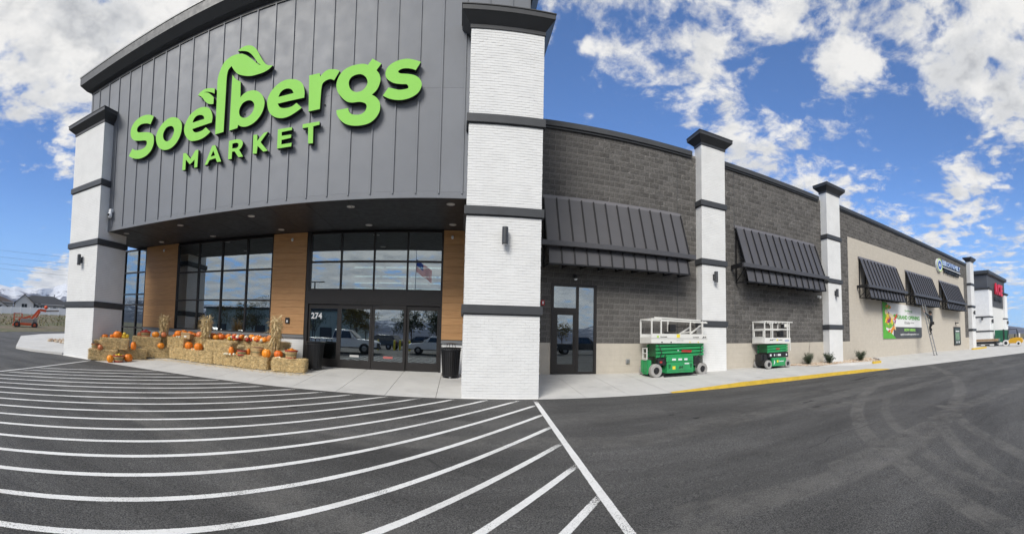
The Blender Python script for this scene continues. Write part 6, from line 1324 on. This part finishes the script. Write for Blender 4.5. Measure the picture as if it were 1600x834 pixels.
# ------------------------------------------------------------------ the lot behind the camera, seen in the glass
def car_paint(n, c): return pm(n, c, .28, var=.03, coat=.6)
P_WHITE, P_SILVER, P_DARK, P_BLUE = car_paint('paint_white', (.72, .72, .72)), car_paint('paint_silver', (.42, .44, .46)), car_paint('paint_dark', (.03, .032, .036)), car_paint('paint_blue', (.05, .08, .16))
SIDE = {'pickup': ([(-2.85, .45), (-2.9, .95), (-2.8, 1.12), (-.75, 1.14), (.95, 1.16), (2.55, 1.08), (2.85, .92), (2.9, .5)], [(-.85, 1.12), (-.62, 1.86), (.55, 1.88), (1.28, 1.14)]),
        'suv': ([(-2.25, .42), (-2.35, .85), (-2.3, 1.05), (.9, 1.05), (2.0, .96), (2.3, .80), (2.33, .45)], [(-2.22, 1.03), (-1.85, 1.62), (.15, 1.66), (1.05, 1.03)]),
        'sedan': ([(-2.3, .38), (-2.38, .8), (-2.2, .98), (.8, .92), (1.95, .84), (2.3, .68), (2.33, .40)], [(-1.75, .96), (-1.05, 1.42), (.1, 1.45), (.95, .92)])}
def vehicle(kind, x, y, rz, paint, label, size=1.0):
    t = empty(kind if kind != 'suv' else 'sport_utility_vehicle', (x, y, zlot(y)), label, {'pickup': 'pickup', 'suv': 'car', 'sedan': 'car'}[kind], 'vehicles parked behind the camera', rz)
    t.scale = (size,) * 3; low, cab = SIDE[kind]; W = .98 if kind == 'pickup' else .9
    def hull(p, w0, w1, zt):
        b = MB(); n = len(p); ws = [w0 + (w1 - w0) * max(0, (z - p[0][1]) / (zt - p[0][1])) for _, z in p]
        b.add([(a, -w, z) for (a, z), w in zip(p, ws)] + [(a, w, z) for (a, z), w in zip(p, ws)], [tuple(range(n)), tuple(range(2 * n - 1, n - 1, -1))] + [(i, (i + 1) % n, n + (i + 1) % n, n + i) for i in range(n)]); return b
    part(hull(low, W, W * .95, 1.15), 'body', paint, t, .05); zt = cab[1][1]; part(hull(cab, W * .92, W * .76, zt), 'cabin', paint, t, .04)
    x0, x1 = cab[1][0], cab[2][0]; zb = cab[0][1]
    for s in (-1, 1):
        for k, (a, b_) in enumerate(((x0 + .02, (x0 + x1) / 2 - .04), ((x0 + x1) / 2 + .04, x1 + .12))):
            g = MB(); y0, y1 = s * (W * .92 + .012), s * (W * .79 + .012); a_ = a - (.12 if k == 0 else 0); b2 = b_ + (.22 if k else 0)
            g.add([(a_, y0, zb + .08), (b2, y0, zb + .08), (b_, y1, zt - .1), (a, y1, zt - .1)], [(0, 1, 2, 3)]); part(g, 'side_window', M_CARGLASS, t)
    g = MB(); (xa, za), (xb, zb_) = cab[2], cab[3]; g.add([(xa + .06, -W * .7, za - .05), (xa + .06, W * .7, za - .05), (xb + .03, W * .84, zb_ + .08), (xb + .03, -W * .84, zb_ + .08)], [(0, 1, 2, 3)]); g.v = [(p[0] + .03, p[1], p[2] + .02) for p in g.v]; part(g, 'windscreen', M_CARGLASS, t)
    rr = .40 if kind == 'pickup' else .34; xw = low[-1][0] - .95
    for xx in (xw, -xw + (.1 if kind == 'pickup' else 0)):
        for s in (-1, 1): wheel(t, xx, s * (W - .10), rr, rr, .26, tyre=M_MACH, hub=M_STEEL)
    xf = low[-1][0]
    for s in (-1, 1): part(MB().box(xf - .12, xf + .005, s * W * .75 - .16, s * W * .75 + .16, .72, .88), 'headlight', M_OFFW, t, .02); part(MB().box(low[0][0] - .10, low[0][0] + .05, s * W * .86 - .08, s * W * .86 + .08, .75, 1.0), 'tail_light', M_REDD, t)
    part(MB().box(xf - .05, xf + .02, -W * .5, W * .5, .55, .85), 'grille', M_MACH, t); part(MB().box(xf - .1, xf + .06, -W * .95, W * .95, .38, .55), 'bumper', M_MACH, t, .02)
    for s in (-1, 1): part(MB().box(cab[3][0] - .35, cab[3][0] - .2, s * (W + .02) - .1, s * (W + .02) + .1, zb + .08, zb + .26), 'mirror', paint, t, .02)
vehicle('pickup', -10.2, -8.6, R(0), P_WHITE, 'white pickup truck reflected in the sliding doors, its front to the right', 1.1)
vehicle('pickup', -17.0, -9.2, R(0), P_SILVER, 'silver pickup truck reflected left of the white pickup')
vehicle('suv', -2.2, -10.4, R(180), P_WHITE, 'white car reflected in the right sidelight, its front to the left')
vehicle('suv', -8.6, -18.5, R(200), P_DARK, 'dark car reflected behind the yellow bollards'); vehicle('sedan', -13.6, -20.5, R(190), P_SILVER, 'silver car reflected behind the white pickup')
vehicle('suv', -5.0, -25.0, R(185), P_DARK, 'dark car reflected far back in the right door'); vehicle('sedan', -24.0, -13.0, R(30), P_WHITE, 'white car reflected low in the twelve-pane window'); vehicle('suv', -29.5, -16.5, R(20), P_BLUE, 'blue car reflected in the twelve-pane window')
vehicle('suv', 7.5, -13.0, R(10), P_SILVER, 'silver car reflected in the glass side door'); vehicle('pickup', 13.0, -15.0, R(5), P_DARK, 'dark pickup reflected in the glass side door sidelight')
M_BOL = pm('bollard_yellow', (.62, .50, .03), .5, var=.1)
for x, y, lb in ((-7.9, -12.9, 'leftmost'), (-6.45, -14.3, 'second'), (-6.1, -16.0, 'third'), (-4.85, -13.9, 'rightmost')):
    z = zlot(y); t = empty('bollard', (x, y, z), lb + ' of four yellow bollards reflected in the sliding doors', 'bollard', 'yellow bollards'); part(MB().lathe([(.11, 0), (.11, 1.0), (.09, 1.07), (.001, 1.1)], (0, 0, 0), 16), 'post', M_BOL, t); part(MB().lathe([(.18, 0), (.18, .03), (.11, .04)], (0, 0, 0), 16), 'footing', M_CONC, t)
fp = empty('flagpole', (-6.95, -36.5, zlot(-36.5)), 'flagpole with a flag reflected in the window above the doors', 'flagpole'); fz = zlot(-36.5)
part(MB().tube((0, 0, 0), (0, 0, 15.9 - fz), .07, 8, r2=.04), 'pole', M_STEEL, fp)
def cloth(name, c):
    m_ = pm(name, c, .8); nt = m_.node_tree; b = nt.nodes['Principled BSDF']; t_ = nd(nt, 'ShaderNodeBsdfTranslucent', {0: c + (1,)}); mx = nd(nt, 'ShaderNodeMixShader', {0: .5, 1: b.outputs[0], 2: t_.outputs[0]}); nt.links.new(mx.outputs[0], nt.nodes['Material Output'].inputs[0]); return m_
def flag_mesh():
    mb = MB(); n, L, Hh = 16, 2.9, 1.9
    for j in range(13):
        for i in range(n):
            def pt(a, b): u = a / n * L; return (-u * .86, .25 * math.sin(u * 3.1) * u / L + .0, 14.1 - fz - b / 13 * Hh - u * .62 + .06 * math.sin(u * 4))
            mt = 2 if (j < 7 and i < 7) else (0 if j % 2 == 0 else 1); mb.add([pt(i, j), pt(i + 1, j), pt(i + 1, j + 1), pt(i, j + 1)], [(0, 1, 2, 3)], mt)
    return mb.build('flag', [cloth('flag_red', (.55, .04, .05)), cloth('flag_white', (.8, .8, .8)), cloth('flag_blue', (.04, .07, .26))], fp, world=False, fixn=False)
flag_mesh().scale = (-1, 1, 1)
def light_pole(x, y, label):
    z = zlot(y); t = empty('lamp_post', (x, y, z), label, 'lamp post', 'parking lot lamp posts'); part(MB().tube((0, 0, .7), (0, 0, 8.4), .09, 8), 'pole', M_TRIM, t); part(MB().lathe([(.3, -.2), (.3, .7), (.001, .7)], (0, 0, 0), 14), 'base', M_CONC, t); part(MB().bar((-.9, 0, 8.4), (.9, 0, 8.4), .25, .1).bar((.5, 0, 8.38), (1.3, 0, 8.44), .35, .09).bar((-1.3, 0, 8.44), (-.5, 0, 8.38), .35, .09), 'lamp_head', M_TRIM, t)
light_pole(9.0, -18, 'lamp post reflected in the glass side door'); light_pole(-19, -24, 'lamp post reflected in the twelve-pane window'); light_pole(-2.0, -34, 'lamp post reflected in the right sidelight')
M_FOL = pm('tree_leaf', (.052, .068, .024), .7, var=.5, vscale=2.5); M_FOL2 = pm('autumn_leaf', (.16, .12, .025), .7, var=.5, vscale=2.5); M_BARK = pm('bark', (.08, .06, .045), .9, var=.3)
def tree(x, y, h, w, label, seed, mat):
    r = random.Random(seed); z = tz(x, y); t = empty('tree', (x, y, z), label, 'tree', 'trees of the parking lot'); tr, lf = MB(), MB(); tr.tube((0, 0, -.1), (0, 0, h * .5), .10, 7, r2=.06)
    for i in range(15):
        a = r.uniform(0, 6.28); z0 = h * r.uniform(.3, .6); tp = Vector((w * math.cos(a) * r.uniform(.4, 1), w * math.sin(a) * r.uniform(.4, 1), h * r.uniform(.5, 1))); tr.tube((0, 0, z0), tp, .035, 5, r2=.01)
        for k in range(70):
            p = tp + Vector((r.gauss(0, w * .22), r.gauss(0, w * .22), r.gauss(0, h * .07))); d = Vector((r.uniform(-1, 1), r.uniform(-1, 1), r.uniform(-1, 1))).normalized(); s_ = d.orthogonal().normalized() * .09; lf.add([p, p + d * .1 + s_, p + d * .22, p + d * .1 - s_], [(0, 1, 2, 3)])
    part(tr, 'trunk', M_BARK, t); o = lf.build('crown', [mat], t, world=False, fixn=False)
for i, (x, y, h, w, m_, lb) in enumerate(((-12.5, -22, 5.0, 1.3, M_FOL2, 'young tree with yellowing leaves reflected above the bollards'), (-6.2, -27, 5.2, 1.4, M_FOL, 'leafy tree reflected in the right sliding door'), (-2.9, -29, 4.6, 1.2, M_FOL, 'leafy tree reflected in the right sidelight'), (-24, -26, 5.5, 1.6, M_FOL, 'tree reflected at the right of the twelve-pane window'), (-33, -30, 5.5, 1.7, M_FOL2, 'yellowing tree reflected in the twelve-pane window'), (3, -33, 5, 1.5, M_FOL, 'tree behind the cars reflected near the side door'), (12, -30, 5.4, 1.6, M_FOL, 'tree reflected in the glass side door'))): tree(x, y, h, w, lb, 40 + i, m_)
for i in range(13):
    x = -46 + i * 5.2 + 1.5 * math.sin(i * 2.7); tree(x, -43 - 3 * math.sin(i * 1.9), 6.0 + 1.6 * math.sin(i * 4.1), 2.2, ('dark tree in the row behind the parked cars, ' + ['first', 'second', 'third', 'fourth', 'fifth', 'sixth', 'seventh', 'eighth', 'ninth', 'tenth', 'eleventh', 'twelfth', 'last'][i] + ' in the reflection'), 80 + i, M_FOL if i % 3 else M_FOL2)
wb = empty('warehouse', (-45, -75, .2), 'pale low warehouse reflected behind the parked trucks', 'building'); M_CORR = pm('pale_corrugated', (.36, .42, .38), .6, var=.06); part(MB().box(-22, 20, -10, 8, -.5, 7.5), 'wall', M_CORR, wb); part(MB().box(-22.5, 20.5, -10.5, 8.5, 7.5, 8.0), 'roof', M_TRIM, wb)
for i in range(28): x = -21.5 + i * 1.5; part(MB().box(x, x + .12, 8, 8.08, 0, 7.4), 'rib', M_CORR, wb)
for i in range(6): part(MB().box(-18 + i * 6, -15 + i * 6, 8.0, 8.1, 0, 3.4), 'loading_door', M_TRIM, wb)
# ------------------------------------------------------------------ valley air
hz = MB().box(-4700, 4700, -4700, 4700, -40, 620).build('haze', [], None); hz.data.materials.clear()
hm = bpy.data.materials.new('valley_haze'); hm.use_nodes = True; nt = hm.node_tree; nt.nodes.clear()
pv = nd(nt, 'ShaderNodeVolumePrincipled', {'Color': (.66, .80, 1.0, 1), 'Density': 7.0e-5, 'Anisotropy': .0}); ot = nt.nodes.new('ShaderNodeOutputMaterial'); nt.links.new(pv.outputs[0], ot.inputs['Volume'])
hz.data.materials.append(hm); tag(hz, 'pale valley haze over the distant mountains', 'haze', kind='stuff')
